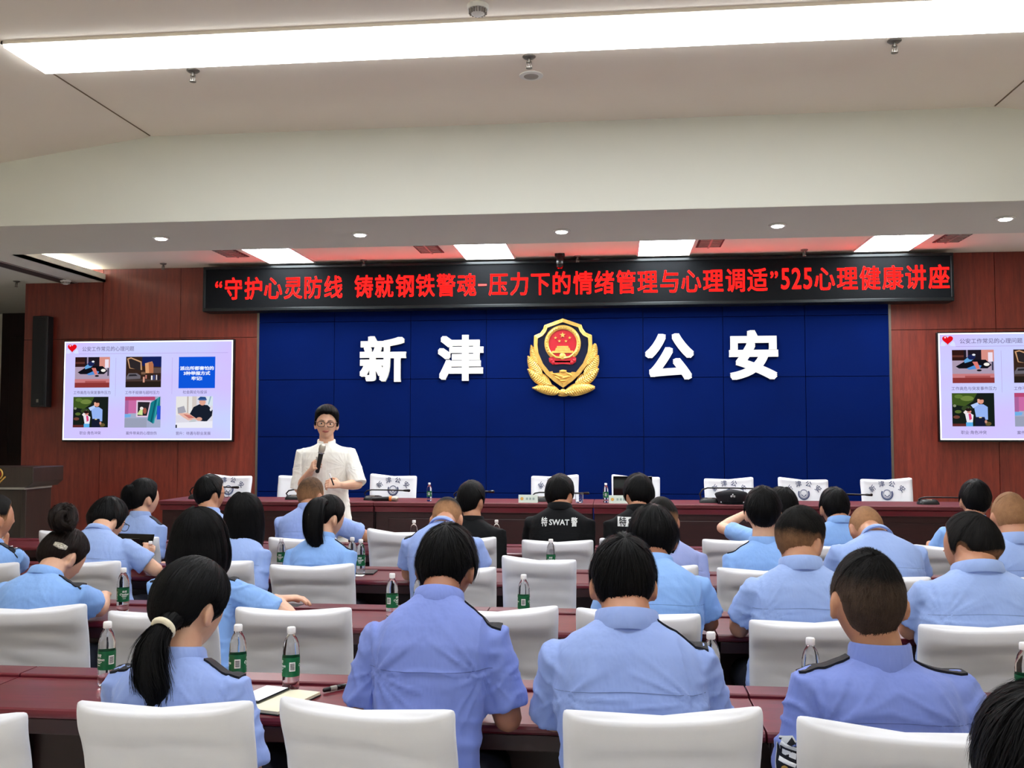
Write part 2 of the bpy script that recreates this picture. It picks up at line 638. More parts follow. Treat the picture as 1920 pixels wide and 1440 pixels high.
# lowered ceiling box over the left side, its rim facing the stage bay
XBX = aty(198, 520, YW).x
z0b, z1b = aty(198, 529, YW).z, aty(198, 514, YW).z
mb = MB()
mb.bbox(XL, XBX, Y_BEAM1, 12.5, z0b, z0b + .03)
mb.bbox(XBX - .03, XBX, Y_BEAM1, YW, z0b, z1b)
struct(mb.build('ceiling_side_box', M_BEAM, fix=True))
# skirting of the stage front
struct(MB().bbox(-6.56, XR, 7.70, 7.72, 0, .2).build('baseboard_stage', M_DESKDARK))

# ------------------------------------------------------------------ lamps
for k, (y0, what) in enumerate(((4.6, 'long glowing white ceiling light strip above the audience'),
                                (2.2, 'added long white ceiling light strip directly over the rear rows'),  # added out of view to brighten the audience
                                (-1.8, 'added long white ceiling light strip near the rear wall'))):  # also an added strip, unseen, for the room's brightness
    t = thing('ceiling_light_strip', what, 'ceiling light', ((CX0 + CX1) / 2, y0 + .185, Z_CEIL), group='ceiling light strips')
    L = (CX1 - CX0) / 2
    MB().bbox(-L, L, -.185, .185, -.03, 0).build('diffuser', M_LIGHT, t)
    mb = MB()
    mb.bbox(-L - .01, L + .01, -.197, -.185, -.016, 0).bbox(-L - .01, L + .01, .185, .197, -.016, 0)
    mb.bbox(-L - .012, -L, -.197, .197, -.016, 0).bbox(L, L + .012, -.197, .197, -.016, 0)
    mb.build('rim', M_CEIL, t)

pl_lab = ['square ceiling light panel over the left end of the LED banner',
          'square ceiling light panel left of the middle of the banner',
          'square ceiling light panel right of the middle of the banner',
          'square ceiling light panel over the right end of the LED banner']
vn_lab = ['slotted ceiling vent left of the leftmost light panel',
          'slotted ceiling vent left of the second light panel from left',
          'slotted ceiling vent right of the third light panel from left',
          'slotted ceiling vent right of the rightmost light panel']
PX = [(-3.65, -3.17), (-1.54, -1.04), (.23, .74), (2.36, 2.88)]
VX = [-3.86, -1.83, .90, 3.12]
for k in range(8):
    x0, x1 = PX[k % 4]
    front = k > 3  # front row of panels is added, unseen, to light the stage chairs
    t = thing('light_panel', 'added ceiling light panel hidden behind the beam, %s from the left' % ['first', 'second', 'third', 'fourth'][k % 4] if front else pl_lab[k], 'ceiling light',
              ((x0 + x1) / 2, 7.95 if front else 9.2, Z_STC - .001), group='added light panels hidden behind the beam' if front else 'square light panels over the stage')
    hw = (x1 - x0) / 2
    hd = .4 if front else .58
    MB().bbox(-hw, hw, -hd, hd, -.01, 0).build('diffuser', M_PANEL, t)
    mb = MB()
    mb.bbox(-hw - .015, hw + .015, -hd - .015, -hd, -.014, 0).bbox(-hw - .015, hw + .015, hd, hd + .015, -.014, 0)
    mb.bbox(-hw - .015, -hw, -hd, hd, -.014, 0).bbox(hw, hw + .015, -hd, hd, -.014, 0)
    mb.build('rim', M_WHITEP, t)
for vx, l2 in zip(VX, vn_lab):
    t = thing('air_vent', l2, 'vent', (vx, 9.2, Z_STC), group='ceiling vents over the stage')
    MB().bbox(-.12, .12, -.24, .24, -.006, 0).build('backing', M_VENT, t)
    mb = MB()
    for k in range(7):
        mb.bbox(-.10, .10, -.215 + k * .066, -.19 + k * .066, -.014, -.006)
    mb.bbox(-.008, .008, -.24, .24, -.015, -.006)
    mb.build('slats', M_GREYP, t)

sp_lab = ['small recessed spotlight at the left end of the beam', 'second small recessed spotlight from the left in the beam',
          'small recessed spotlight in the middle of the beam', 'second small recessed spotlight from the right in the beam',
          'small recessed spotlight at the right end of the beam']
for (px, py), lb in zip(((302, 445), (675, 438), (1053, 432), (1458, 421), (1885, 408)), sp_lab):
    p = atz(px, py, Z_SOF)
    t = thing('spotlight', lb, 'spotlight', (p.x, p.y, Z_SOF), group='recessed spotlights in the beam')
    MB().lathe([(.055, 0), (.062, -.004), (.055, -.012), (.045, -.012)], 24).build('rim', M_WHITEP, t, smooth=True)
    MB().lathe([(.044, -.010), (.036, -.018), (.012, -.021)], 24).build('lens', M_SPOT, t, smooth=True)
    ld = bpy.data.lights.new('spotlight_beam', 'SPOT')
    ld.energy = 14
    ld.spot_size = R(70)
    ld.spot_blend = .6
    ld.shadow_soft_size = .04
    lo = bpy.data.objects.new('spotlight_beam', ld)
    COL.objects.link(lo)
    lo.parent = t
    lo.location = (0, 0, -.04)

# cove tube lying on the rim of the side box
t = thing('cove_light', 'hidden white cove light tube lying on the lowered ceiling box', 'cove light', (XBX - .16, 8.6, z0b + .03))
MB().tube([(0, -1.3, .055), (0, 1.3, .055)], .016, 10).build('tube', M_COVE, t, smooth=True)
MB().bbox(-.02, .02, -1.33, 1.33, 0, .02).build('holder', M_WHITEP, t)
# cove troughs added along both side walls, unseen, to brighten the ceiling
for sx, xw, lb in ((1, XL, 'cove light trough along the left wall'), (-1, XR, 'cove light trough along the right wall')):
    t = thing('added_cove_trough', 'added long white ' + lb + ' of the audience area', 'cove light', (xw, 1.0, 2.35))
    mb = MB()
    mb.bbox(min(0, sx * .32), max(0, sx * .32), -5, 5, 0, .03)
    mb.bbox(min(sx * .30, sx * .32), max(sx * .30, sx * .32), -5, 5, .03, .12)
    mb.build('trough', M_BEAM, t)
    MB().tube([(sx * .16, -4.8, .06), (sx * .16, 4.8, .06)], .025, 10).build('tube', M_COVE, t, smooth=True)
# slot vent and detector of the side box
p = atz(50, 508, z0b)
t = thing('slot_vent', 'long dark slot vent in the lowered ceiling box at left', 'vent', (p.x, p.y, z0b))
MB().bbox(-.10, .10, -1.05, .9, -.006, 0).build('frame', M_GREYP, t)
MB().bbox(-.07, .07, -1.0, .85, -.010, -.006).build('slot', M_VENT, t)


def sprinkler(p, label, s=1.0):
    t = thing('fire_sprinkler', label, 'sprinkler', p, group='fire sprinklers on the ceilings')
    MB().lathe([(.036 * s, 0), (.036 * s, -.004 * s), (.026 * s, -.012 * s), (.010 * s, -.014 * s)], 16).build('plate', M_STEEL, t, smooth=True)
    mb = MB()
    mb.tube([(0, 0, -.012 * s), (0, 0, -.03 * s)], .009 * s, 8)
    mb.tube([(.012 * s, 0, -.028 * s), (.012 * s, 0, -.062 * s)], .003 * s, 6)
    mb.tube([(-.012 * s, 0, -.028 * s), (-.012 * s, 0, -.062 * s)], .003 * s, 6)
    mb.tube([(0, 0, -.03 * s), (0, 0, -.06 * s)], .0035 * s, 6)
    mb.build('nozzle', M_STEEL, t, smooth=True)
    MB().lathe([(.018 * s, -.062 * s), (.018 * s, -.066 * s)], 12).build('deflector', M_STEEL, t)


for px, py, z, lb in ((362, 132, Z_CEIL, 'fire sprinkler under the left end of the long light strip'),
                      (992, 106, Z_CEIL, 'fire sprinkler above the round ceiling speaker'),
                      (1677, 76, Z_CEIL, 'fire sprinkler at right below the long light strip'),
                      (306, 494, Z_STC, 'fire sprinkler over the left screen'),
                      (682, 487.5, Z_STC, 'fire sprinkler between the two left square light panels'),
                      (1083, 480, Z_STC, 'fire sprinkler beside the camera above the banner'),
                      (1508, 468, Z_STC, 'fire sprinkler between the two right square light panels'),
                      (31, 527, z0b, 'fire sprinkler in the lowered ceiling box')):
    sprinkler(atz(px, py, z), lb)


def detector(p, label, r=.055):
    t = thing('smoke_detector', label, 'smoke detector', p)
    MB().lathe([(r, 0), (r, -.012), (r * .92, -.022)], 24).build('base', M_WHITEP, t, smooth=True, angle=40)
    mb = MB()
    for k in range(16):
        a = k * math.pi / 8
        mb.box((r * .72 * math.cos(a), r * .72 * math.sin(a), -.032), (.012, .006, .02), Matrix.Rotation(a, 3, 'Z'))
    mb.build('ribs', M_GREYP, t)
    MB().lathe([(r * .62, -.022), (r * .62, -.042), (r * .4, -.05)], 20).build('chamber', M_WHITEP, t, smooth=True, angle=40)


detector(atz(896, 10, Z_CEIL), 'round smoke detector on the ceiling behind the light strip', .052)
detector(atz(1117, 487, Z_STC), 'small white smoke detector on the ceiling above the banner')
detector(atz(123, 525, z0b), 'white smoke detector under the lowered ceiling box')
p = atz(996, 141, Z_CEIL)
t = thing('ceiling_speaker', 'round flush ceiling speaker under the middle sprinkler', 'speaker', p)
MB().lathe([(.068, 0), (.068, -.006), (.045, -.008)], 28).build('rim', M_WHITEP, t, smooth=True, angle=40)
MB().lathe([(.044, -.006), (.040, -.011), (.01, -.012)], 24).build('grille', M_GREYP, t, smooth=True)

# ------------------------------------------------------------------ LED banner
YBN = 9.78
bx0, bx1 = aty(380, 540, YBN).x, aty(1789, 520, YBN).x
bz0, bz1 = aty(1085, 574, YBN).z, aty(1085, 487, YBN).z
t = thing('led_banner', 'long black LED banner with glowing red Chinese text above the blue wall', 'LED sign', ((bx0 + bx1) / 2, YBN + .1, bz0))
hw, hh = (bx1 - bx0) / 2, bz1 - bz0
MB().bbox(-hw, hw, -.08, .12, .0, hh).build('housing', M_BLACK, t)
mb = MB()
mb.bbox(-hw, hw, -.1, -.08, 0, .035).bbox(-hw, hw, -.1, -.08, hh - .03, hh)
mb.bbox(-hw, -hw + .03, -.1, -.08, .035, hh - .03).bbox(hw - .03, hw, -.1, -.08, .035, hh - .03)
mb.build('frame', M_LEDFRAME, t, bevel=.006, fix=True)
MB().bbox(-hw + .03, hw - .03, -.088, -.08, .035, hh - .03).build('display_panel', M_LEDPANEL, t)
TXT = '“守护心灵防线 铸就钢铁警魂-压力下的情绪管理与心理调适”525心理健康讲座'
units = [.5 if ch in '“” -525' else 1.0 for ch in TXT]
tx0 = aty(400, 540, YBN).x - (bx0 + bx1) / 2
tx1 = aty(1783, 525, YBN).x - (bx0 + bx1) / 2
pitch = (tx1 - tx0) / sum(units)
mb = MB()
x = tx0
zb = hh * .5 - .115
gs = .252
for ch, u in zip(TXT, units):
    if ch != ' ':
        me = text_mesh(ch, 0, .012)
        xs_ = [v.co.x for v in me.vertices]
        cxm = (min(xs_) + max(xs_)) / 2
        sx = pitch * .93 / .98 if u == 1 else pitch * .9
        if ch == '-':
            mb.bbox(x + .01, x + pitch * u - .01, -.092, -.0885, hh * .5 - .012, hh * .5 + .006)
        else:
            sz = gs * (1.0 if u == 1 else (1.18 if ch in '525' else 1.0))
            cx_ = cxm if u == 1 or ch in '525' else cxm
            mb.add_mesh(me, lambda p: Vector((x + pitch * u / 2 + (p.x - cx_) * sx, -.0895 - .002 * (p.z + 0), zb + .022 + p.y * sz)))
        bpy.data.meshes.remove(me)
    x += pitch * u
mb.build('lettering', M_LEDTEXT, t)
# camera on top of the banner
t = thing('security_camera', 'small black camera hanging over the middle of the banner', 'camera', (aty(1050, 490, 9.66).x, 9.63, Z_STC))
MB().bbox(-.05, .05, -.03, .03, -.03, 0).build('bracket', M_BLACK, t, bevel=.004, fix=True)
MB().tube([(0, 0, -.02), (0, 0, -.12)], .04, 16).build('body', M_BLACKG, t, smooth=True)
MB().lathe([(.03, 0), (.034, -.02), (.015, -.03)], 16, (0, -.02, -.12)).build('lens', M_BLACKG, t, smooth=True)

# ------------------------------------------------------------------ wall lettering
YC = YW - .03


def sign_char(ch, px0, px1, py0, py1):
    a, b = aty(px0, py0, YC), aty(px1, py1, YC)
    me = text_mesh(ch, .5, .034, 4)
    xs_ = [v.co.x for v in me.vertices]
    ys_ = [v.co.y for v in me.vertices]
    sx = (b.x - a.x) / (max(xs_) - min(xs_))
    sz = (a.z - b.z) / (max(ys_) - min(ys_))
    cxm, cym = (max(xs_) + min(xs_)) / 2, (max(ys_) + min(ys_)) / 2
    mb = MB()
    mb.add_mesh(me, lambda p: Vector(((p.x - cxm) * sx, -.015 - p.z * .03, (p.y - cym) * sz)))
    o = mb.build('wall_character', M_SIGN, fix=True)
    o.location = ((a.x + b.x) / 2, YC, (a.z + b.z) / 2)
    return o


for ch, q, lb in (('新', (676, 762, 631, 716), 'leftmost white raised Chinese character on the blue wall'),
                  ('津', (822, 907, 629, 714), 'white raised Chinese character just left of the golden emblem'),
                  ('公', (1209, 1301, 626, 712), 'white raised Chinese character just right of the golden emblem'),
                  ('安', (1366, 1459, 620, 712), 'rightmost white raised Chinese character on the blue wall')):
    tag(sign_char(ch, *q), lb, 'wall lettering', 'white characters on the blue wall')

# ------------------------------------------------------------------ emblem
EC = aty(1056.5, 667, YC)
t = thing('police_emblem', 'large golden shield emblem with red disc and golden leaves on the blue wall', 'emblem', (EC.x, YC - .016, EC.z))
ES = .0054 / 7.2 * 1.02


def etf(x, y, d):
    return Vector(((x - 836) * ES, -d, (700 - y) * ES))


def mirror(pts):
    return pts + [(1666 - x, y) for x, y in reversed(pts) if abs(x - 833) > 2]


def fill_poly(mb, poly, d0, d1):
    mb.prism(poly, d0, d1, etf)


outer = mirror([(833, 1140), (706, 1050), (606, 960), (516, 840), (451, 680), (438, 560), (442, 430), (525, 395), (566, 340), (580, 290), (833, 200)])
inner = mirror([(833, 1088), (730, 1005), (648, 920), (562, 812), (500, 665), (487, 560), (492, 466), (560, 430), (604, 375), (624, 322), (833, 250)])
mb = MB()
b = len(mb.v)
n = len(outer)
for poly, d in ((outer, 0), (outer, .05), (inner, .058), (inner, .03)):
    for x, y in poly:
        mb.v.append(tuple(etf(x, y, d)))
for r_ in range(3):
    for j in range(n):
        k = (j + 1) % n
        mb.face((b + r_ * n + j, b + r_ * n + k, b + (r_ + 1) * n + k, b + (r_ + 1) * n + j))
for k in range(26):           # studs along the upper rim
    s = k / 25
    seq = [(466, 448), (546, 400), (584, 350), (602, 300), (833, 226), (1064, 300), (1082, 350), (1120, 400), (1200, 448)]
    f = s * 8
    i = min(int(f), 7)
    px_ = seq[i][0] + (seq[i + 1][0] - seq[i][0]) * (f - i)
    py_ = seq[i][1] + (seq[i + 1][1] - seq[i][1]) * (f - i)
    mb.ellipsoid(etf(px_, py_, .054), (.006, .006, .006), None, 6, 4)
mb.build('shield_rim', M_GOLD, t, fix=True)
MB().prism(inner, 0, .034, etf).build('shield_field', M_EMBBLUE, t, fix=True)
circ = lambda cx_, cy_, rx, ry, n_=40, a0=0, a1=2 * math.pi: [(cx_ + rx * math.cos(a0 + (a1 - a0) * k / n_), cy_ + ry * math.sin(a0 + (a1 - a0) * k / n_)) for k in range(n_)]
mb = MB()
ro = circ(829, 540, 246, 250, 48)
ri = circ(829, 540, 190, 192, 48)
b = len(mb.v)
for poly, d in ((ro, .03), (ro, .046), (ri, .052), (ri, .034)):
    for x, y in poly:
        mb.v.append(tuple(etf(x, y, d)))
for r_ in range(3):
    for j in range(48):
        k = (j + 1) % 48
        mb.face((b + r_ * 48 + j, b + r_ * 48 + k, b + (r_ + 1) * 48 + k, b + (r_ + 1) * 48 + j))
for k in range(30):           # ears of grain around the ring
    a = R(130) + R(280) * k / 29
    mb.ellipsoid(etf(829 + 219 * math.cos(a), 540 + 222 * math.sin(a), .05), (.012, .005, .006), Matrix.Rotation(math.pi / 2 - a, 3, 'Y'), 8, 5)
mb.build('grain_ring', M_GOLD, t, fix=True, smooth=True)
mb = MB()
mb.prism(circ(829, 540, 191, 193, 40), .03, .040, etf)
mb.prism([(642, 735), (700, 718), (960, 718), (1012, 735), (1010, 790), (960, 826), (833, 818), (700, 826), (648, 790)], .03, .052, etf)
for x, y in ((672, 770), (985, 770), (700, 800), (955, 800)):
    mb.ellipsoid(etf(x, y, .052), (.020, .010, .022), None, 10, 6)
mb.build('red_disc', M_EMBRED, t, fix=True)
star = lambda cx_, cy_, r: [(cx_ + (r if k % 2 == 0 else r * .4) * math.sin(k * math.pi / 5), cy_ - (r if k % 2 == 0 else r * .4) * math.cos(k * math.pi / 5)) for k in range(10)]
mb = MB()
mb.prism(star(829, 425, 42), .038, .050, etf)
for x, y in ((733, 462), (925, 462), (785, 508), (875, 508)):
    mb.prism(star(x, y, 22), .038, .048, etf)
mb.build('stars', M_GOLD, t, fix=True)
mb = MB()
for q in ([(755, 575), (905, 575), (910, 598), (750, 598)], [(738, 600), (922, 600), (935, 638), (725, 638)], [(690, 640), (970, 640), (985, 668), (675, 668)],
          [(720, 775), (938, 775), (930, 798), (728, 798)]):
    mb.prism(q, .038, .052, etf)
for sg in (1, -1):
    mb.tube([etf(829 + sg * x, y, .052) for x, y in ((160, 672), (130, 700), (90, 728), (30, 736))], .012, 8)
mb.lathe([(.034, 0), (.034, .01), (.012, .016)], 18, (0, 0, 0))
nl = 18 * 3 + 2
for i in range(len(mb.v) - nl, len(mb.v)):
    x, y, z = mb.v[i]
    q = etf(829, 714, .046)
    mb.v[i] = (q.x + x, q.y - z, q.z + y)
mb.build('gate_relief', M_GOLD, t, fix=True, smooth=True, angle=35)
mb = MB()
mb.prism([(642, 922), (690, 915), (700, 942), (785, 936), (785, 902), (878, 900), (886, 938), (942, 936), (950, 925), (1002, 930), (1012, 945),
          (940, 1003), (833, 1084), (730, 1003), (650, 940)], .03, .042, etf)
for (x, y, rx, rz, a) in ((800, 985, .05, .016, 20), (870, 1000, .06, .014, -15), (760, 1010, .035, .012, 35), (920, 960, .04, .012, 30), (833, 1045, .03, .012, 0), (715, 955, .035, .011, 15), (832, 918, .034, .018, 0)):
    mb.ellipsoid(etf(x, y, .044), (rx, .010, rz), Matrix.Rotation(R(a), 3, 'Y'), 12, 6)
mb.build('wall_relief', M_GOLDD, t, fix=True, smooth=True, angle=40)


def leaf(mb, base, tip, wd, bend, nseg=13):
    """a ribbed pointed leaf in relief"""
    bx_, by_ = base
    tx_, ty_ = tip
    dx, dy = tx_ - bx_, ty_ - by_
    ln = math.hypot(dx, dy)
    ux, uy = dx / ln, dy / ln
    nx, ny = -uy, ux
    b0 = len(mb.v)
    cols = 7
    for i in range(nseg * 2 + 1):
        s = i / (nseg * 2)
        wv = wd * (math.sin(math.pi * min(1, s ** .8 * .93 + .07)) ** .75)
        off = bend * math.sin(math.pi * s)
        for c in range(cols):
            q = (c - 3) / 3.0
            back = abs(q) * wd * .35
            ss = s * ln + back * (1 - s)
            x_ = bx_ + ux * ss + nx * (q * wv / 2 + off)
            y_ = by_ + uy * ss + ny * (q * wv / 2 + off)
            h = .040 * (1 - q * q * .6) + (.006 if i % 2 else 0) * (1 if 0 < abs(q) < 1 else .3)
            if abs(q) > .95:
                h = .012
            mb.v.append(tuple(etf(x_, y_, h)))
    for i in range(nseg * 2):
        for c in range(cols - 1):
            k = b0 + i * cols + c
            mb.face((k, k + 1, k + cols + 1, k + cols))


for sg in (1, -1):
    f = (lambda x, y: (x, y)) if sg == 1 else (lambda x, y: (1666 - x, y))
    for (bq, tq, wd, bd) in (((510, 830), (398, 552), 120, -10), ((560, 985), (352, 700), 160, -12), ((690, 1105), (348, 880), 165, -18), ((826, 1205), (410, 1138), 150, 16)):
        mb = MB()
        leaf(mb, f(*bq), f(*tq), wd, bd * sg)
        o = mb.build('leaf', M_GOLD, t, fix=True)
        sol = o.modifiers.new('thickness', 'SOLIDIFY')
        sol.thickness = .012
        sol.offset = -1
mb = MB()
mb.ellipsoid(etf(833, 1200, .03), (.040, .022, .036), None, 14, 8)
mb.ellipsoid(etf(833, 1240, .02), (.055, .014, .014), None, 14, 8)
mb.build('knot', M_GOLD, t, smooth=True)

# ------------------------------------------------------------------ screens
YT = 9.90


def emit_mat(name, c, p=None):
    k = name
    if k in MATS:
        return MATS[k]
    return mat(k, (0, 0, 0, 1), .9, spec=0.0, emit=c, power=SCREEN_POWER if p is None else p)


S_BG = None


def slide_bg():
    k = NT('slide_background')
    tc = k.n('ShaderNodeTexCoord')
    sp = k.n('ShaderNodeSeparateXYZ')
    k.l(tc.outputs['Generated'], sp.inputs[0])
    f = k.noise(tc.outputs['Generated'], 1.3, 2)
    r = k.ramp(f, rgb(206, 190, 250), rgb(196, 206, 250), .4, .62)
    k.b.inputs['Base Color'].default_value = (0, 0, 0, 1)
    k.b.inputs['Specular IOR Level'].default_value = .1
    k.l(r, k.b.inputs['Emission Color'])
    k.b.inputs['Emission Strength'].default_value = SCREEN_POWER
    return k.m


S_BG = slide_bg()
S_EDGE = emit_mat('slide_edge', rgb(240, 240, 255), 1.0)
S_TXT = emit_mat('slide_text', rgb(120, 112, 150))
S_WHT = emit_mat('slide_white', rgb(240, 244, 255))

PAL = {}


def pcol(c):
    if c not in PAL:
        PAL[c] = emit_mat('slide_%d_%d_%d' % c, rgb(*c))
    return PAL[c]


# each picture: (colour, polygon in a 0-100 square, y downwards)
def ell(cx_, cy_, rx, ry, n_=14):
    return [(cx_ + rx * math.cos(2 * math.pi * k / n_), cy_ + ry * math.sin(2 * math.pi * k / n_)) for k in range(n_)]


def rc(x0, y0, x1, y1):
    return [(x0, y0), (x1, y0), (x1, y1), (x0, y1)]


PIC = {
    'street_arrest': [((168, 150, 172), rc(0, 0, 100, 100)), ((48, 24, 22), rc(0, 0, 30, 32)), ((92, 50, 44), rc(0, 16, 30, 22)), ((30, 24, 34), rc(28, 0, 72, 30)), ((210, 140, 130), rc(70, 0, 100, 34)), ((232, 220, 236), rc(86, 8, 97, 36)),
                      ((150, 134, 160), rc(34, 0, 38, 22)), ((196, 120, 124), rc(0, 72, 100, 100)), ((136, 52, 52), rc(0, 84, 100, 100)), ((168, 84, 84), rc(30, 78, 90, 84)),
                      ((16, 16, 24), [(8, 50), (28, 36), (52, 30), (80, 30), (94, 46), (84, 56), (46, 56), (16, 56)]), ((96, 160, 216), [(28, 32), (42, 18), (56, 20), (46, 34), (30, 40)]), ((26, 34, 80), ell(46, 22, 9, 8)), ((230, 232, 240), ell(52, 15, 4, 3)),
                      ((80, 140, 210), [(34, 56), (58, 44), (70, 48), (66, 56), (40, 60)]), ((214, 120, 112), [(48, 36), (60, 36), (66, 56), (58, 58)]), ((236, 232, 226), ell(82, 44, 7, 5)), ((24, 20, 24), ell(64, 62, 6, 3)), ((60, 60, 84), rc(94, 36, 98, 62))],
    'night_street': [((52, 36, 30), rc(0, 0, 100, 100)), ((20, 32, 88), [(46, 0), (100, 0), (100, 34), (46, 30)]), ((196, 150, 112), [(3, 6), (14, 2), (44, 16), (46, 44), (10, 38)]), ((44, 38, 40), [(7, 8), (14, 6), (41, 19), (42, 46), (12, 36)]),
                     ((216, 156, 112), [(54, 22), (74, 16), (78, 26), (78, 54), (56, 54)]), ((176, 110, 76), [(64, 20), (74, 17), (78, 26), (78, 54), (66, 54)]), ((92, 74, 70), rc(78, 36, 100, 54)), ((104, 98, 106), [(2, 66), (8, 54), (32, 54), (42, 62), (42, 72), (2, 74)]), ((40, 38, 44), [(10, 58), (28, 57), (34, 63), (8, 64)]),
                     ((70, 56, 52), rc(0, 74, 100, 80)), ((38, 30, 26), rc(0, 82, 100, 100)), ((208, 150, 130), rc(49, 66, 54, 84)), ((240, 236, 240), rc(72, 62, 76, 76)), ((60, 70, 120), rc(78, 60, 83, 76)), ((220, 210, 216), rc(86, 60, 89, 76)), ((36, 34, 50), rc(91, 62, 96, 78)), ((190, 120, 110), rc(56, 60, 60, 72)), ((120, 90, 70), rc(44, 50, 56, 58))],
    'blue_card': [((14, 84, 214), rc(0, 0, 100, 100))],
    'salute': [((22, 30, 26), rc(0, 0, 100, 100)), ((62, 84, 34), [(0, 0), (60, 0), (50, 24), (30, 40), (0, 34)]), ((108, 128, 62), ell(36, 16, 16, 8)), ((90, 116, 50), ell(16, 10, 10, 6)), ((84, 104, 48), ell(14, 56, 8, 5)), ((132, 140, 112), ell(6, 38, 4, 4)), ((110, 66, 54), ell(10, 72, 8, 5)), ((92, 42, 40), rc(0, 92, 34, 100)), ((50, 66, 36), ell(34, 46, 12, 8)), ((100, 84, 50), ell(84, 92, 8, 6)),
               ((22, 26, 48), rc(54, 72, 78, 100)), ((146, 176, 236), [(52, 42), (64, 34), (74, 34), (84, 42), (84, 80), (78, 80), (76, 72), (56, 72)]), ((176, 200, 244), [(44, 36), (60, 28), (64, 34), (50, 46)]), ((214, 150, 128), ell(68, 24, 7, 9)), ((30, 24, 22), [(60, 20), (64, 13), (72, 13), (76, 20)]), ((226, 170, 148), rc(60, 18, 65, 30)), ((196, 140, 124), ell(79, 86, 3, 5)), ((214, 196, 140), rc(63, 72, 69, 75)),
               ((226, 226, 236), [(30, 62), (40, 58), (50, 66), (48, 88), (34, 88)]), ((232, 224, 224), [(26, 58), (38, 44), (40, 48), (32, 66)]), ((214, 70, 120), [(38, 62), (44, 62), (46, 78), (40, 82)]), ((210, 140, 130), ell(40, 55, 5, 6)), ((36, 22, 22), ell(38, 50, 7, 5)), ((90, 170, 226), rc(32, 88, 48, 100))],
    'container_yard': [((160, 168, 196), rc(0, 0, 100, 100)), ((196, 104, 160), rc(0, 8, 34, 54)), ((166, 96, 150), rc(0, 8, 10, 56)), ((176, 70, 110), rc(0, 0, 84, 12)), ((226, 200, 226), [(32, 12), (74, 14), (64, 66), (32, 66)]), ((40, 38, 44), [(36, 17), (70, 18), (62, 62), (36, 62)]), ((200, 220, 150), [(34, 58), (44, 40), (50, 40), (50, 60)]), ((232, 226, 220), ell(47, 38, 5, 5)), ((160, 84, 70), ell(56, 46, 5, 10)),
                       ((20, 118, 130), [(72, 20), (98, 0), (98, 30), (80, 88), (64, 76)]), ((14, 84, 100), [(84, 12), (88, 10), (76, 84), (72, 82)]), ((60, 160, 170), [(92, 4), (95, 2), (83, 86), (80, 86)]), ((40, 80, 200), rc(90, 30, 100, 74)), ((110, 170, 226), [(0, 56), (18, 58), (16, 66), (0, 68)]), ((150, 156, 178), rc(0, 70, 62, 100))],
    'desk_officer': [((214, 212, 224), rc(0, 0, 100, 100)), ((226, 224, 222), rc(0, 0, 44, 60)), ((186, 176, 170), rc(30, 0, 34, 56)), ((160, 160, 172), [(4, 36), (22, 30), (28, 50), (6, 56)]), ((206, 196, 190), rc(44, 0, 56, 56)), ((210, 222, 232), rc(84, 0, 100, 30)), ((150, 180, 196), [(92, 0), (96, 0), (90, 26), (87, 26)]),
                     ((226, 178, 162), [(6, 54), (30, 52), (62, 64), (58, 74), (34, 76), (20, 66)]), ((196, 118, 108), [(20, 56), (40, 60), (52, 68), (36, 70)]), ((24, 30, 44), [(38, 56), (48, 34), (64, 25), (86, 28), (100, 44), (98, 62), (84, 80), (66, 78)]), ((220, 222, 230), ell(95, 42, 3, 5)), ((216, 160, 140), ell(72, 18, 9, 11)), ((40, 74, 132), [(58, 10), (66, 1), (80, 2), (84, 12), (70, 10)]), ((60, 94, 150), rc(62, 9, 82, 13)), ((216, 160, 140), ell(64, 72, 8, 6)), ((190, 196, 200), [(36, 80), (50, 70), (58, 78), (40, 86)]), ((230, 230, 240), [(0, 84), (100, 78), (100, 100), (0, 100)]), ((40, 44, 52), rc(0, 90, 4, 100))],
}
CAPS = ['工作高危与突发事件压力', '工作不规律与超时压力', '社会舆论与投诉', '职业·角色冲突', '案件带来的心理创伤', '晋升：待遇与职业发展']


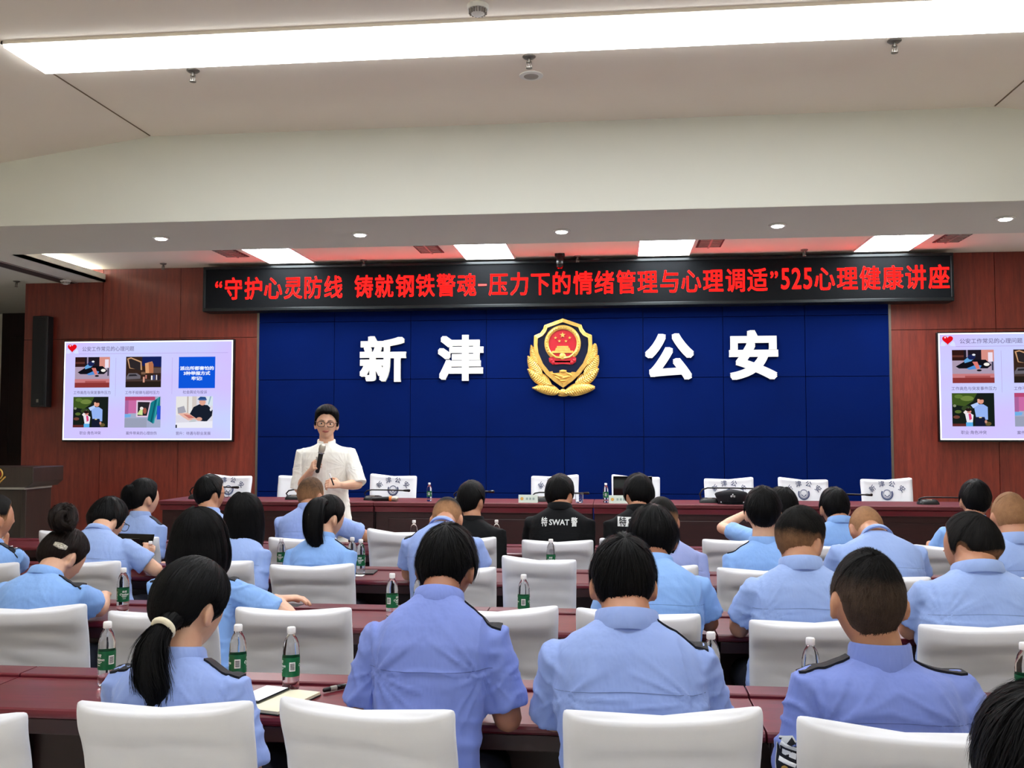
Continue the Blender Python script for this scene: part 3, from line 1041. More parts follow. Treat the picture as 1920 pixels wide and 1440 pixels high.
def make_tv(px0, py0, px1, py1, label, W=None):
    a, b = aty(px0, py0, YT), aty(px1, py1, YT)
    Wd = W or (b.x - a.x)
    Hd = a.z - b.z
    t = thing('wall_screen', label, 'screen', (a.x + Wd / 2, YT, b.z), group='two wall screens showing the same slide')
    MB().bbox(-Wd / 2 - .012, Wd / 2 + .012, .004, .055, -.02, Hd + .012).build('casing', M_BLACKG, t, bevel=.006, fix=True)
    MB().bbox(-.4, .4, .05, .09, Hd * .3, Hd * .7).build('wall_bracket', M_BLACK, t)
    MB().bbox(-Wd / 2, Wd / 2, .001, .004, 0, Hd).build('display', S_BG, t)
    mb = MB()
    e = .012
    mb.bbox(-Wd / 2, Wd / 2, .0005, .002, Hd - e, Hd).bbox(-Wd / 2, Wd / 2, .0005, .002, 0, e)
    mb.bbox(-Wd / 2, -Wd / 2 + e, .0005, .002, e, Hd - e).bbox(Wd / 2 - e, Wd / 2, .0005, .002, e, Hd - e)
    mb.build('bright_edge', S_EDGE, t)
    U = lambda u, v, d: Vector((-Wd / 2 + u * Wd, -d, Hd - v * Hd))
    # pixel frame of the left screen crop: x 75-1835, y 62-1095
    cu = lambda x: (x - 68) / 1760.0
    cv = lambda y: (y - 62) / 1035.0
    boxes = [(185, 226, 552, 548), (722, 226, 1092, 548), (1274, 233, 1650, 560), (175, 645, 545, 966), (720, 645, 1094, 968), (1252, 645, 1632, 972)]
    for (x0, y0, x1, y1), key in zip(boxes, PIC):
        lay = PIC[key]
        cols = []
        mb = MB()
        for d, (c, poly) in enumerate(lay):
            if c not in cols:
                cols.append(c)
            mb.cur = cols.index(c)
            b0 = len(mb.v)
            for q in poly:
                u = cu(x0 + (x1 - x0) * min(100, max(0, q[0])) / 100)
                v = cv(y0 + (y1 - y0) * min(100, max(0, q[1])) / 100)
                mb.v.append(tuple(U(u, v, .0006 + .0002 * d)))
            mb.face(tuple(range(b0, b0 + len(poly))))
        if key == 'blue_card':
            mb.cur = len(cols)
            cols.append((240, 244, 255))
            for s_, yy in (('派出所都害怕的', 352), ('3种举报方式', 404), ('牢记!', 458)):
                me = text_mesh(s_, 0, .03, 2)
                xs_ = [v.co.x for v in me.vertices]
                sc = .050 / 1.75
                cxm = (min(xs_) + max(xs_)) / 2
                mb.add_mesh(me, lambda p: Vector((U(cu(1462), 0, 0).x + (p.x - cxm) * sc * Wd, -.0012, Hd - cv(yy) * Hd + (p.y - .38) * sc * .8 * Wd)))
                bpy.data.meshes.remove(me)
        mb.build('slide_picture', [pcol(c) for c in cols], t)
    mb = MB()
    for s_, xx, yy, sc in [('公安工作常见的心理问题', 530, 140, .0285)] + [(c, x_, y_, .0205) for c, x_, y_ in zip(CAPS, (370, 897, 1445, 360, 897, 1434), (600, 602, 600, 1024, 1026, 1028))]:
        me = text_mesh(s_, 0, .008, 2)
        xs_ = [v.co.x for v in me.vertices]
        cxm = (min(xs_) + max(xs_)) / 2
        mb.add_mesh(me, lambda p: Vector((U(cu(xx), 0, 0).x + (p.x - cxm) * sc * Wd, -.0008, Hd - cv(yy) * Hd + (p.y - .38) * sc * Wd)))
        bpy.data.meshes.remove(me)
    mb.build('slide_text', S_TXT, t)
    mb = MB()
    for q in ((220, 190, 1780, 194), (614, 236, 617, 640), (1204, 236, 1207, 620)):
        p0, p1 = U(cu(q[0]), cv(q[1]), .0007), U(cu(q[2]), cv(q[3]), .0007)
        mb.v += [tuple(p0), (p1.x, p0.y, p0.z), tuple(p1), (p0.x, p0.y, p1.z)]
        k = len(mb.v)
        mb.face((k - 4, k - 3, k - 2, k - 1))
    mb.build('slide_lines', emit_mat('slide_line', rgb(176, 160, 220)), t)
    heart = []
    for k in range(28):
        a_ = 2 * math.pi * k / 28
        heart.append((150 + 46 * (math.sin(a_) ** 3) * 1.05, 126 - (13 * math.cos(a_) - 5 * math.cos(2 * a_) - 2 * math.cos(3 * a_) - math.cos(4 * a_)) * 3.0))
    mb = MB()
    for cx_, rot in ((106, 1), (196, -1)):
        pts = [(cx_ - 22 * rot, 186), (cx_ - 14 * rot, 150), (cx_ + 2 * rot, 138), (cx_ + 18 * rot, 160), (cx_ + 34 * rot, 178), (cx_ + 10 * rot, 188)]
        b0 = len(mb.v)
        mb.cur = 0
        mb.v += [tuple(U(cu(x), cv(y), .0008)) for x, y in pts]
        mb.face(tuple(range(b0, b0 + len(pts))))
    b0 = len(mb.v)
    mb.cur = 1
    mb.v += [tuple(U(cu(x), cv(y), .0012)) for x, y in heart]
    mb.face(tuple(range(b0, b0 + len(heart))))
    b0 = len(mb.v)
    mb.cur = 2
    mb.v += [tuple(U(cu(x), cv(y), .0014)) for x, y in ell(128, 104, 9, 8, 10)]
    mb.face(tuple(range(b0, b0 + 10)))
    mb.build('heart_picture', [pcol((214, 220, 250)), pcol((222, 14, 30)), pcol((250, 200, 210))], t)
    return t


TVW = aty(434, 700, YT).x - aty(121, 700, YT).x
make_tv(121.5, 641, 434, 825, 'wall screen with a lavender slide on the wood wall left of the blue panel')
make_tv(1759, 625, 1919, 825, 'wall screen with a lavender slide, cut off at the right edge of the photo', TVW)
# column loudspeaker
p0, p1 = aty(60, 592, 9.86), aty(84, 763, 9.86)
t = thing('column_speaker', 'tall slim black column loudspeaker left of the left wall screen', 'speaker', ((p0.x + p1.x) / 2, 9.93, p1.z))
hw, hh = (p1.x - p0.x) / 2, p0.z - p1.z
MB().bbox(-hw, hw, -.06, .06, 0, hh).build('cabinet', M_BLACK, t, bevel=.01, fix=True)
MB().bbox(-hw + .012, hw - .012, -.07, -.058, .02, hh - .02).build('grille', M_SPKGRILL, t, bevel=.006, fix=True)
MB().bbox(-.012, .012, -.073, -.069, .05, .085).build('badge', M_STEEL, t)
MB().bbox(-.03, .03, .05, .075, hh * .3, hh * .7).build('wall_bracket', M_BLACK, t)


# ------------------------------------------------------------------ chairs
def smooth01(x):
    x = max(0.0, min(1.0, x))
    return x * x * (3 - 2 * x)


def back_mesh(seed, w_top=.45, w_bot=.43, z0=.36, z1=.87, thick=.052, slack=1.0):
    rnd = random.Random(seed)
    off = rnd.uniform(0, 40)
    mb = MB()
    nz, nx = 46, 22
    zs = [z0 + (z1 - z0) * (i / nz) for i in range(nz + 1)]
    ph = rnd.uniform(-.02, .02)
    tilt = rnd.uniform(-.012, .012)

    def section(z, shrink):
        s = (z - z0) / (z1 - z0)
        w = w_bot + (w_top - w_bot) * s
        top = smooth01((z - (z1 - .16)) / .16)
        roll = math.exp(-((z - (z1 - .045)) / .05) ** 2)
        t = thick * (.72 + .28 * (1 - s)) + .022 * roll
        yc = -.055 * s - .012 * roll + .015 * math.sin(math.pi * s)     # reclines backwards
        w *= (1 - shrink)
        t *= (1 - shrink * 1.0)
        ring = []

        def disp(q, z):
            """folds of the slack cloth across the back"""
            sag = (z1 - z) + .022 * (1 - q * q)
            d = 0
            for k, (zc, am, wd) in enumerate(((.102, .020, .016), (.165, .007, .017), (.235, .0055, .02), (.31, .005, .02), (.40, .005, .03))):
                f = .55 + .9 * noise.noise((q * 1.3 + off, k * 3.1, off))
                zz = zc + ph * (k > 0) + .016 * noise.noise((q * 1.1, k * 5.0 + off, 1.0)) * (1 + .4 * k)
                d += am * f * math.exp(-((sag - zz) / wd) ** 2) * (1 - abs(q) ** 4)
            d -= .004 * noise.noise((q * 2.2 + off, z * 26, off * .3)) * (1 - top * .6)
            return d * slack
        for i in range(nx + 1):           # back face, left to right
            q = -1 + 2 * i / nx
            qa = abs(q)
            corner = max(0, (qa - .86) / .14)
            y = yc - t / 2 * (1 - .75 * corner ** 2) + .022 * (qa ** 2) * 1.0
            ear = (.014 * qa ** 5 - .006 * (1 - qa * qa) + tilt * q) * top
            ring.append((q * w / 2, y + disp(q, z), z + ear))
        for i in range(nx + 1):           # front face, right to left
            q = 1 - 2 * i / nx
            qa = abs(q)
            corner = max(0, (qa - .86) / .14)
            y = yc + t / 2 * (1 - .75 * corner ** 2) + .022 * (qa ** 2)
            ear = (.014 * qa ** 5 - .006 * (1 - qa * qa) + tilt * q) * top
            ring.append((q * w / 2, y, z + ear))
        return ring
    rs = [section(z, 0) for z in zs[:-3]]
    for dz, sh in ((-.022, .0), (-.010, .012), (-.003, .05), (0, .14), (.002, .35)):
        r = section(z1 - .03, 0)
        t = [(x * (1 - sh * .28), (y - (-.052)) * (1 - sh * 2.0) + (-.052) if sh < .3 else (y + .052) * .3 - .052, z + .03 + dz) for x, y, z in r]
        rs.append(t)
    mb.rings(rs)
    return mb


def seat_mesh():
    mb = MB()
    rs = []
    for z, g in ((.30, -.004), (.36, 0), (.43, .004), (.455, 0), (.470, -.02), (.474, -.06)):
        ring = []
        for k in range(40):
            a = 2 * math.pi * k / 40
            c, s = math.cos(a), math.sin(a)
            e = .28
            x = math.copysign(abs(c) ** e, c) * (.225 + g)
            y = math.copysign(abs(s) ** e, s) * (.22 + g) + .23
            ring.append((x, y, z + (.004 * math.sin(9 * a) if z < .32 else 0)))
        rs.append(ring)
    return mb.rings(rs)


CHAIR_PROTO = {}


def chair_parts(t, seed, slack=1.0, wk=1.0):
    back_mesh(seed, .45 * wk, .43 * wk, slack=slack).build('backrest_cover', M_CLOTH, t, smooth=True)
    seat_mesh().build('seat_cover', M_CLOTH, t, smooth=True, angle=50)
    for sx in (-1, 1):
        for y in (.05, .41):
            MB().tube([(sx * .19, y, .33), (sx * (.20), y + (-.03 if y < .2 else .01), .008)], .013, 8, round_end=False).build('leg', M_LEG, t, smooth=True)


def make_chair(loc, rz, label, group, seed, slack=1.0):
    key = (seed, slack)
    if key not in CHAIR_PROTO:
        t = thing('covered_chair', label, 'chair', loc, rz, group)
        chair_parts(t, seed, slack)
        CHAIR_PROTO[key] = t
        return t
    return dup(CHAIR_PROTO[key], loc, rz, label, group)


YCH = {1: 2.27, 2: 3.58, 3: 4.82, 4: 6.08}
CG = {1: 'white covered chairs in the nearest row', 2: 'white covered chairs in the second row', 3: 'white covered chairs in the third row', 4: 'white covered chairs in the front row of the audience'}
CHAIRS = [  # row, centre px, top py, turn, label, dy
    (1, -122, 1350, 2, 'white covered chair cut off by the lower left corner of the photo', 0),
    (1, 305, 1325, -3, 'white covered chair under the woman with the low ponytail', 0),
    (1, 688, 1330, -12, 'white covered chair turned aside behind the slim man with thick black hair', .0),
    (1, 1240, 1340, 3, 'white covered chair behind the broad man in the middle of the nearest row', 0),
    (1, 1700, 1372, -4, 'white covered chair under the crew-cut officer with the sleeve badge', -.03),
    (2, 52, 1142, 3, 'white covered chair under the woman with the hair bun and beaded clip', 0),
    (2, 303, 1150, -3, 'white covered chair under the bob-haired woman with her hand on the desk', .03),
    (2, 548, 1145, 0, 'empty white covered chair in front of the bottle and notebook', 0),
    (2, 930, 1146, 6, 'empty white covered chair mostly hidden by the slim man with thick black hair', 0),
    (2, 1196, 1152, 1, 'white covered chair behind the head of the broad man in the nearest row', 0),
    (2, 1528, 1167, -2, 'white covered chair under the man with shaved sides and long top hair', 0),
    (2, 1853, 1176, -2, 'white covered chair under the heavy man looking left', -.03),
    (3, -42, 1060, 0, 'white covered chair cut off by the left edge, under the man holding his chin', 0),
    (3, 150, 1055, -3, 'white covered chair under the man holding a tablet', 0),
    (3, 393, 1052, 2, 'white covered chair under the woman with long straight black hair', 0),
    (3, 584, 1062, -3, 'white covered chair under the woman with the high ponytail', 0),
    (3, 857, 1068, 3, 'white covered chair under the man with light cropped hair bending down', 0),
    (3, 1010, 1050, 1, 'empty white covered chair behind the bottle in the middle of the photo', .2),
    (3, 1222, 1066, 2, 'white covered chair nearly hidden by two black-haired heads', 0),
    (3, 1434, 1070, -2, 'white covered chair under the black-haired man with one epaulet', 0),
    (3, 1655, 1082, 1, 'white covered chair under the bald man bending down', 0),
    (3, 1892, 1084, 1, 'white covered chair under the shaven man at the right edge', 0),
    (4, 124, 998, 2, 'empty white covered chair behind the hair bun at left', 0),
    (4, 245, 1007, -2, 'white covered chair under the woman with a short side tail', 0),
    (4, 370, 1012, 1, 'white covered chair under the man looking towards the lecturer at left', 0),
    (4, 566, 1011, 0, 'white covered chair under the man with thinning cropped hair', 0),
    (4, 742, 998, -6, 'empty white covered chair between two bottles before the stage table', .1),
    (4, 873, 1012, 1, 'white covered chair under the man in a plain black jacket', 0),
    (4, 1045, 1016, 0, 'white covered chair under the black jacket lettered SWAT in full', 0),
    (4, 1192, 1016, 0, 'white covered chair under the black jacket with a boxed emblem', 0),
    (4, 1388, 1014, -6, 'white covered chair below the raised elbow', .0),
    (4, 1553, 1024, 2, 'white covered chair under the short-haired man in front of the stage table at right', 0),
    (4, 1784, 1028, 2, 'white covered chair under the man with long back and fade at right', 0),
]
CHPOS = {}
for i, (row, cx_, py, rz, lb, dy) in enumerate(CHAIRS):
    p = aty(cx_, py, YCH[row] - .05 + dy)
    key_seed = [11, 23, 37, 5, 51][i % 5] if row < 3 else [61, 73, 85][i % 3]
    ch = make_chair((p.x, YCH[row] + dy, p.z - .872), R(rz), lb, CG[row], key_seed, 1.0)
    s = min(1.06, p.z / .872)          # each top meets its height; every chair stands on the floor
    ch.location.z = 0
    ch.scale = (.86 if row == 4 and (cx_ < 400 or cx_ in (742, 873)) or cx_ in (857, 1010) else 1, 1, s)
    CHPOS[i] = (p.x, YCH[row] + dy, s)
print('chair scales', [round(v[2], 3) for v in CHPOS.values()])

# stage chairs
SG = 'white covered chairs printed with an emblem on the stage'
STCH = [(428, 893, 'stage chair at the left end behind the man in glasses', 1), (562, 893, 'stage chair half hidden behind the lecturer', 0),
        (737, 893, 'stage chair right of the lecturer with the handheld microphone in front', 1), (1040, 894, 'stage chair behind the man in the jacket lettered SWAT', 1),
        (1192, 895, 'stage chair with a dark laptop in front of it', 0), (1367, 899, 'stage chair behind the black police cap', 1),
        (1507, 900, 'stage chair second from the right end of the stage', 1), (1663, 900, 'stage chair at the right end, in front of the wood wall', 1)]
emb_proto = None
for i, (cx_, py, lb, txt) in enumerate(STCH):
    p = aty(cx_, py, 9.05)
    t = make_chair((p.x, 9.05, Z_ST), R([4, 0, 6, 0, 0, 0, 1, -3][i]) + math.pi, 'white printed ' + lb, SG, 101 + i % 2, .35)
    t.scale = (1, 1, (p.z - Z_ST) / .872)
    if txt:
        # print on the front side of the backrest (towards the audience)
        mb = MB()
        for ch, a, ox, oz in zip('新津公安', (38, 14, -14, -38), (-.128, -.045, .045, .128), (.046, .086, .086, .046)):
            me = text_mesh(ch, 0, .012, 2)
            ca, sa = math.cos(R(a)), math.sin(R(a))
            def fn(p, a=a, ca=ca, sa=sa, ox=ox, oz=oz):
                u, v = (p.x - .5) * .056, (p.y - .38) * .056
                x = u * ca - v * sa + ox
                z = .752 + u * sa + v * ca + oz
                yb = .026 + .022 * (x / .22) ** 2 - .055 * ((z - .36) / .51) + .012
                return Vector((-x, yb, z))
            mb.add_mesh(me, fn)
            bpy.data.meshes.remove(me)
        def ringz(cx0, cz0, r0, r1, a0, a1, n_=24):
            b0 = len(mb.v)
            for k in range(n_ + 1):
                a_ = R(a0 + (a1 - a0) * k / n_)
                for r_ in (r0, r1):
                    x, z = cx0 + r_ * math.cos(a_), cz0 + r_ * math.sin(a_)
                    yb = .026 + .022 * (x / .22) ** 2 - .055 * ((z - .36) / .51) + .012
                    mb.v.append((-x, yb, z))
            for k in range(n_):
                mb.face((b0 + 2 * k, b0 + 2 * k + 1, b0 + 2 * k + 3, b0 + 2 * k + 2))
        ringz(0, .752, .034, .038, 0, 360)
        ringz(0, .752, .041, .053, 150, 390)
        ringz(0, .746, .014, .020, 180, 360, 12)
        ringz(0, .757, .026, .029, 0, 360)
        mb.build('print', M_PRINT, t)

# ------------------------------------------------------------------ desks
DROWS = {1: (2.68, 3.14), 2: (3.95, 4.43), 3: (5.22, 5.70), 4: (6.49, 6.96)}
ZD = .75


def make_desk(x0, x1, y0, y1, label, group):
    t = thing('conference_desk', label, 'desk', ((x0 + x1) / 2, y0, 0), 0, group)
    hw, d = (x1 - x0) / 2 - .0025, y1 - y0
    # top with a moulded near edge
    prof = [(.0, -.012), (.004, -.004), (.012, 0), (d - .115, 0), (d - .115, -.03), (.014, -.03), (.004, -.026), (0, -.02)]
    mb = MB()
    mb.rings([[(x, y, ZD + z) for y, z in prof] for x in (-hw, hw)])
    mb.build('top', M_DESK, t, fix=True, bevel=.002)
    prof = [(d - .109, -.03), (d - .109, .006), (d - .104, .010), (d - .006, .010), (d, .004), (d, -.03)]
    mb = MB()
    mb.rings([[(x, y, ZD + z) for y, z in prof] for x in (-hw, hw)])
    mb.build('ledge', M_DESKEDGE, t, fix=True, bevel=.002)
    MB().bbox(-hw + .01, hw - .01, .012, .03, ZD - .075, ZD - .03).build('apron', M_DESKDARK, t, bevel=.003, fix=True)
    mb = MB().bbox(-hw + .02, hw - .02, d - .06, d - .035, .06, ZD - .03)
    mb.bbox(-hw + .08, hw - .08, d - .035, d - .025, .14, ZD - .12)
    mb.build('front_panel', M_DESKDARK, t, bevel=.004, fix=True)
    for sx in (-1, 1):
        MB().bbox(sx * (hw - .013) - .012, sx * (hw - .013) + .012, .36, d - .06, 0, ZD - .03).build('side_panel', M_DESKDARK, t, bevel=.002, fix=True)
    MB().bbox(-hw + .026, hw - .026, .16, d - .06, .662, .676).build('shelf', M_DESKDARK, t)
    return t


row_words = {1: 'nearest row', 2: 'second row from the camera', 3: 'third row from the camera', 4: 'row nearest the stage'}
bxs1 = [-4.75, -3.36, -1.97, -.58, atz(1395, 1290, ZD).x, 1.85, 3.25]
ords = ['leftmost', 'second from the left', 'third from the left', 'fourth from the left', 'fifth from the left', 'sixth from the left']
for r_, (ya, yb) in DROWS.items():
    bx_ = bxs1 if r_ > 2 else bxs1[1:6] if r_ == 1 else bxs1[1:7]
    if r_ > 2:
        bx_ = [-6.14] + bxs1 + ([4.6] if r_ == 4 else [])
    # only count those the photo shows
    n = len(bx_) - 1
    for i in range(n):
        lab = 'dark red desk unit in the %s, %s' % (row_words[r_], 'leftmost' if i == 0 else 'rightmost' if i == n - 1 else '%s from the left end' % ['first', 'second', 'third', 'fourth', 'fifth', 'sixth', 'seventh', 'eighth', 'ninth'][i])
        make_desk(bx_[i], bx_[i + 1], ya, yb, lab, 'conference desks of the ' + row_words[r_])

# stage table
YT0, YT1, ZT = 8.2, 8.78, .965
tb = [aty(297, 945, YT0).x, aty(700, 945, YT0).x, aty(1112, 945, YT0).x, aty(1490, 945, YT0).x, aty(1852, 945, YT0).x]
tl = ['leftmost', 'second from the left', 'third from the left', 'rightmost']
for i in range(4):
    x0, x1 = tb[i] + .002, tb[i + 1] - .002
    t = thing('stage_table', 'dark red stage table unit, %s of the row on the stage' % tl[i], 'table', ((x0 + x1) / 2, YT0, Z_ST), 0, 'stage tables')
    hw = (x1 - x0) / 2
    zt = ZT - Z_ST
    prof = [(0, -.03), (0, -.006), (.006, 0), (YT1 - YT0, 0), (YT1 - YT0, -.04), (.03, -.04)]
    mb = MB()
    mb.rings([[(x, y, zt + z) for y, z in prof] for x in (-hw, hw)])
    mb.build('top', M_STTOP, t, fix=True, bevel=.002)
    MB().bbox(-hw + .005, hw - .005, .02, .05, zt - .085, zt - .04).build('apron', M_DESK, t, bevel=.004, fix=True)
    mb = MB().bbox(-hw + .01, hw - .01, .05, .075, .02, zt - .04)
    mb.bbox(-hw + .12, hw - .12, .042, .052, .12, zt - .14)
    mb.build('front_panel', M_DESKDARK, t, bevel=.005, fix=True)
    for sx in (-1, 1):
        MB().bbox(sx * (hw - .02) - .015, sx * (hw - .02) + .015, .075, .30, 0, zt - .04).build('side_panel', M_DESKDARK, t)

# lectern at far left
p = aty(62, 895, 8.5)
lx1 = p.x
t = thing('lectern', 'dark brown lectern with a small gold and red emblem at the left edge', 'lectern', (lx1 - .42, 8.5, Z_ST))
M_LECT = wood_mat('dark_brown_lectern', rgb(34, 24, 20), rgb(52, 36, 30), .45, .15)
zt_ = aty(40, 876, 8.5).z - Z_ST
zb_ = aty(40, 914, 8.5).z - Z_ST
mb = MB()
mb.rings([[(x, y, z) for x, z in ((-.42, zb_ + .05), (-.42, zt_), (.42, zt_), (.42, zb_ + .05), (.36, zb_), (-.36, zb_))] for y in (0, .5)])
mb.build('head', M_LECT, t, fix=True, bevel=.006)
MB().bbox(-.34, .34, -.004, .44, zb_ - .02, zb_).build('trim_strip', M_GREYP, t)
MB().bbox(-.28, .28, .06, .42, .06, zb_ - .02).build('column', M_LECT, t, bevel=.01, fix=True)
for sx in (-1, 1):
    MB().bbox(sx * .31 - .025, sx * .31 + .025, .03, .44, .06, zb_ - .02).build('post', M_LECT, t, bevel=.008, fix=True)
MB().bbox(-.40, .40, 0, .5, 0, .06).build('base', M_LECT, t, bevel=.01, fix=True)
ecx = aty(-4, 890, 8.5).x - (lx1 - .42)
ecz = (zt_ + zb_) / 2 + .01
mb = MB()
mb.lathe([(.03, 0), (.034, .006), (.028, .012)], 20)
for i in range(len(mb.v)):
    x, y, z = mb.v[i]
    mb.v[i] = (ecx + x, -z, ecz + .02 + y)
eo = mb.build('emblem_disc', M_EMBRED, t, smooth=True, fix=True)
mb = MB()
mb.tube([(ecx + .05 * math.sin(a), -.006, ecz + .02 + .05 * math.cos(a)) for a in (R(20 * k) for k in range(19))], .008, 8, cap=False)
for sg in (-1, 1):
    for k in range(4):
        mb.ellipsoid((ecx + sg * (.02 + .016 * k), -.004, ecz - .062 + .016 * k), (.020, .006, .008), Matrix.Rotation(-sg * R(35), 3, 'Y'), 8, 5)
mb.build('emblem_wreath', M_GOLD, t, smooth=True)

# ------------------------------------------------------------------ bottles
BOT_H = .232
BOT = None


def bottle_proto():
    t = thing('water_bottle', 'x', 'bottle')
    prof = [(.012, .004), (.026, .0), (.0305, .006), (.031, .03), (.0295, .036), (.031, .042), (.031, .055), (.0312, .058), (.0312, .128), (.031, .132), (.0302, .140), (.031, .148),
            (.0296, .156), (.0298, .162), (.027, .172), (.0262, .178), (.022, .190), (.0165, .200), (.0125, .206), (.0125, .224)]
    mb = MB()
    n = 28
    rs = []
    for r_, z in prof:
        ring = []
        for j in range(n):
            a = 2 * math.pi * j / n
            rr = r_
            if z < .055 and z > .004:
                rr = r_ * (1 - .022 * (.5 + .5 * math.sin(5 * a + z * 60)))
            if .14 < z < .19:
                rr = r_ * (1 - .03 * (.5 + .5 * math.sin(6 * a + z * 120)))
            ring.append((rr * math.cos(a), rr * math.sin(a), z))
        rs.append(ring)
    mb.rings(rs)
    mb.build('bottle_body', M_BOTTLE, t, smooth=True, fix=True)
    MB().lathe([(.0145, .209), (.0155, .211), (.0155, .228), (.0135, .232)], 24).build('cap', M_CAPW, t, smooth=True, angle=40)
    lab = MB().lathe([(.0318, .060), (.0318, .1275)], 32, cap=False).build('label', M_LABEL, t, smooth=True)
    mb = MB()

    def wrap(me, a0, z0, s, r_=.0321):
        xs_ = [v.co.x for v in me.vertices]
        cm = (min(xs_) + max(xs_)) / 2
        sl = .18
        def fn(p):
            a = a0 + ((p.x - cm) + sl * p.y) * s / r_
            return Vector((r_ * math.cos(a), r_ * math.sin(a), z0 + p.y * s))
        mb.add_mesh(me, fn)
        bpy.data.meshes.remove(me)
    for a0 in (R(-90), R(90)):
        wrap(text_mesh("C'estbon", 0, .03, 2), a0, .094, .0135)
        wrap(text_mesh('怡宝', 0, .03, 2), a0, .108, .012)
        for k, (zz, wd) in enumerate(((.088, .9), (.0835, .62), (.075, .5))):
            b0 = len(mb.v)
            for j in range(9):
                a = a0 - wd / 2 + wd * j / 8
                mb.v += [(.0321 * math.cos(a), .0321 * math.sin(a), zz), (.0321 * math.cos(a), .0321 * math.sin(a), zz + .0022)]
            for j in range(8):
                mb.face((b0 + 2 * j, b0 + 2 * j + 2, b0 + 2 * j + 3, b0 + 2 * j + 1))

    def patch(mbx, a0, wd, z0, z1, r_):
        b0 = len(mbx.v)
        for j in range(7):
            a = a0 - wd / 2 + wd * j / 6
            mbx.v += [(r_ * math.cos(a), r_ * math.sin(a), z0), (r_ * math.cos(a), r_ * math.sin(a), z1)]
        for j in range(6):
            mbx.face((b0 + 2 * j, b0 + 2 * j + 2, b0 + 2 * j + 3, b0 + 2 * j + 1))
    patch(mb, R(0), .68, .080, .112, .0321)
    for k in range(7):
        patch(mb, R(180), .9 - .1 * (k % 3), .070 + k * .0065, .0728 + k * .0065, .0321)
    mb.build('label_print', M_WHITEINK, lab)
    mb = MB()
    for k in range(9):
        patch(mb, R(0), .50, .084 + k * .0028, .0853 + k * .0028 + .0007 * (k % 2), .0324)
    mb.build('barcode', M_INK, lab)
    return t


BOTG = 'green-labelled water bottles on the desks'


def add_bottle(px, py, Y, label, rz=0, z=None, group=BOTG, s=1.0):
    """px, py: foot of the bottle in the photo frame"""
    global BOT
    p = aty(px, py, Y)
    zz = (ZD if z is None else z) + .001
    if BOT is None:
        BOT = bottle_proto()
        BOT.location = (p.x, Y, zz)
        BOT.rotation_euler.z = rz
        BOT['label'] = label
        BOT['group'] = group
        o = BOT
    else:
        o = dup(BOT, (p.x, Y, zz), rz, label, group)
    o.scale = (s, s, s)
    return o


RB = -math.pi / 2 + YAW
# rz: barcode sits at angle 0, the big lettering at -90 and 90 degrees of the bottle
add_bottle(199, 1292, 2.96, 'green-labelled water bottle left of the woman with the low ponytail', R(-30), s=.86)
add_bottle(445, 1292, 2.96, 'green-labelled water bottle behind the right shoulder of the low-ponytail woman', R(-70), s=.86)
add_bottle(545, 1292, 2.94, 'green-labelled water bottle standing by the notebook and phone', R(-62), s=.86)
add_bottle(230, 1147, 4.15, 'green-labelled water bottle right of the woman with the hair bun', R(40), s=.86)
add_bottle(735, 1147, 4.14, 'green-labelled water bottle left of the slim man with thick black hair', R(-110), s=.84)
add_bottle(786, 1150, 4.20, 'water bottle half hidden behind the head of the slim man with thick black hair', R(20), s=.82)
add_bottle(982, 1147, 4.17, 'green-labelled water bottle in front of the empty chair in the middle', R(-88), s=.84)
add_bottle(676, 1074, 5.42, 'green-labelled water bottle right of the high-ponytail woman, front of a pair', R(5), s=.86)
add_bottle(660, 1070, 5.52, 'green-labelled water bottle just behind the shoulder of the high-ponytail woman', R(50), s=.86)
add_bottle(1521, 1300, 2.95, 'green-labelled water bottle left of the crew-cut officer', R(30), s=.86)
add_bottle(1923, 1318, 2.95, 'green-labelled water bottle cut off by the right edge of the photo', R(-20), s=.86)
add_bottle(1334, 1298, 2.98, 'water bottle hidden behind the right shoulder of the broad man, only its cap showing', R(0), s=.88)
add_bottle(776, 1027, 6.72, 'small water bottle beyond the empty chair before the stage table', R(60), s=.84)
add_bottle(931, 1029, 6.80, 'small water bottle beyond the shoulder of the man in the plain black jacket', R(10), s=.84)
add_bottle(1033, 1072, 5.55, 'water bottle in front of the chair with the jacket lettered SWAT', R(0), s=.86)
add_bottle(527, 1070, 5.55, 'water bottle left of the high-ponytail woman, mostly hidden by her shoulder', R(0), s=.8)
add_bottle(6, 1100, 5.5, 'water bottle at the left edge behind the hair-bun woman', R(0), s=.8)
STB = 'green-labelled water bottles on the stage table'
add_bottle(805, 941, 8.34, 'green-labelled water bottle on the stage table right of the lecturer', R(-90), ZT, STB, s=.70)
add_bottle(1136, 943, 8.34, 'green-labelled water bottle on the stage table beside a name card', R(-90), ZT, STB, s=.72)
t = thing('drinking_glass', 'small clear glass on the stage table behind the man in the SWAT jacket', 'glass', (aty(1086, 940, 8.30).x, 8.30, ZT + .001))
MB().lathe([(.028, 0), (.034, .01), (.036, .085), (.033, .085), (.031, .012), (.006, .008)], 24).build('cup', M_BOTTLE, t, smooth=True, angle=40)
MB().lathe([(.031, 0), (.031, -.0), (.02, -.001)], 20, (0, 0, .0005)).build('foot', M_BOTTLE, t)


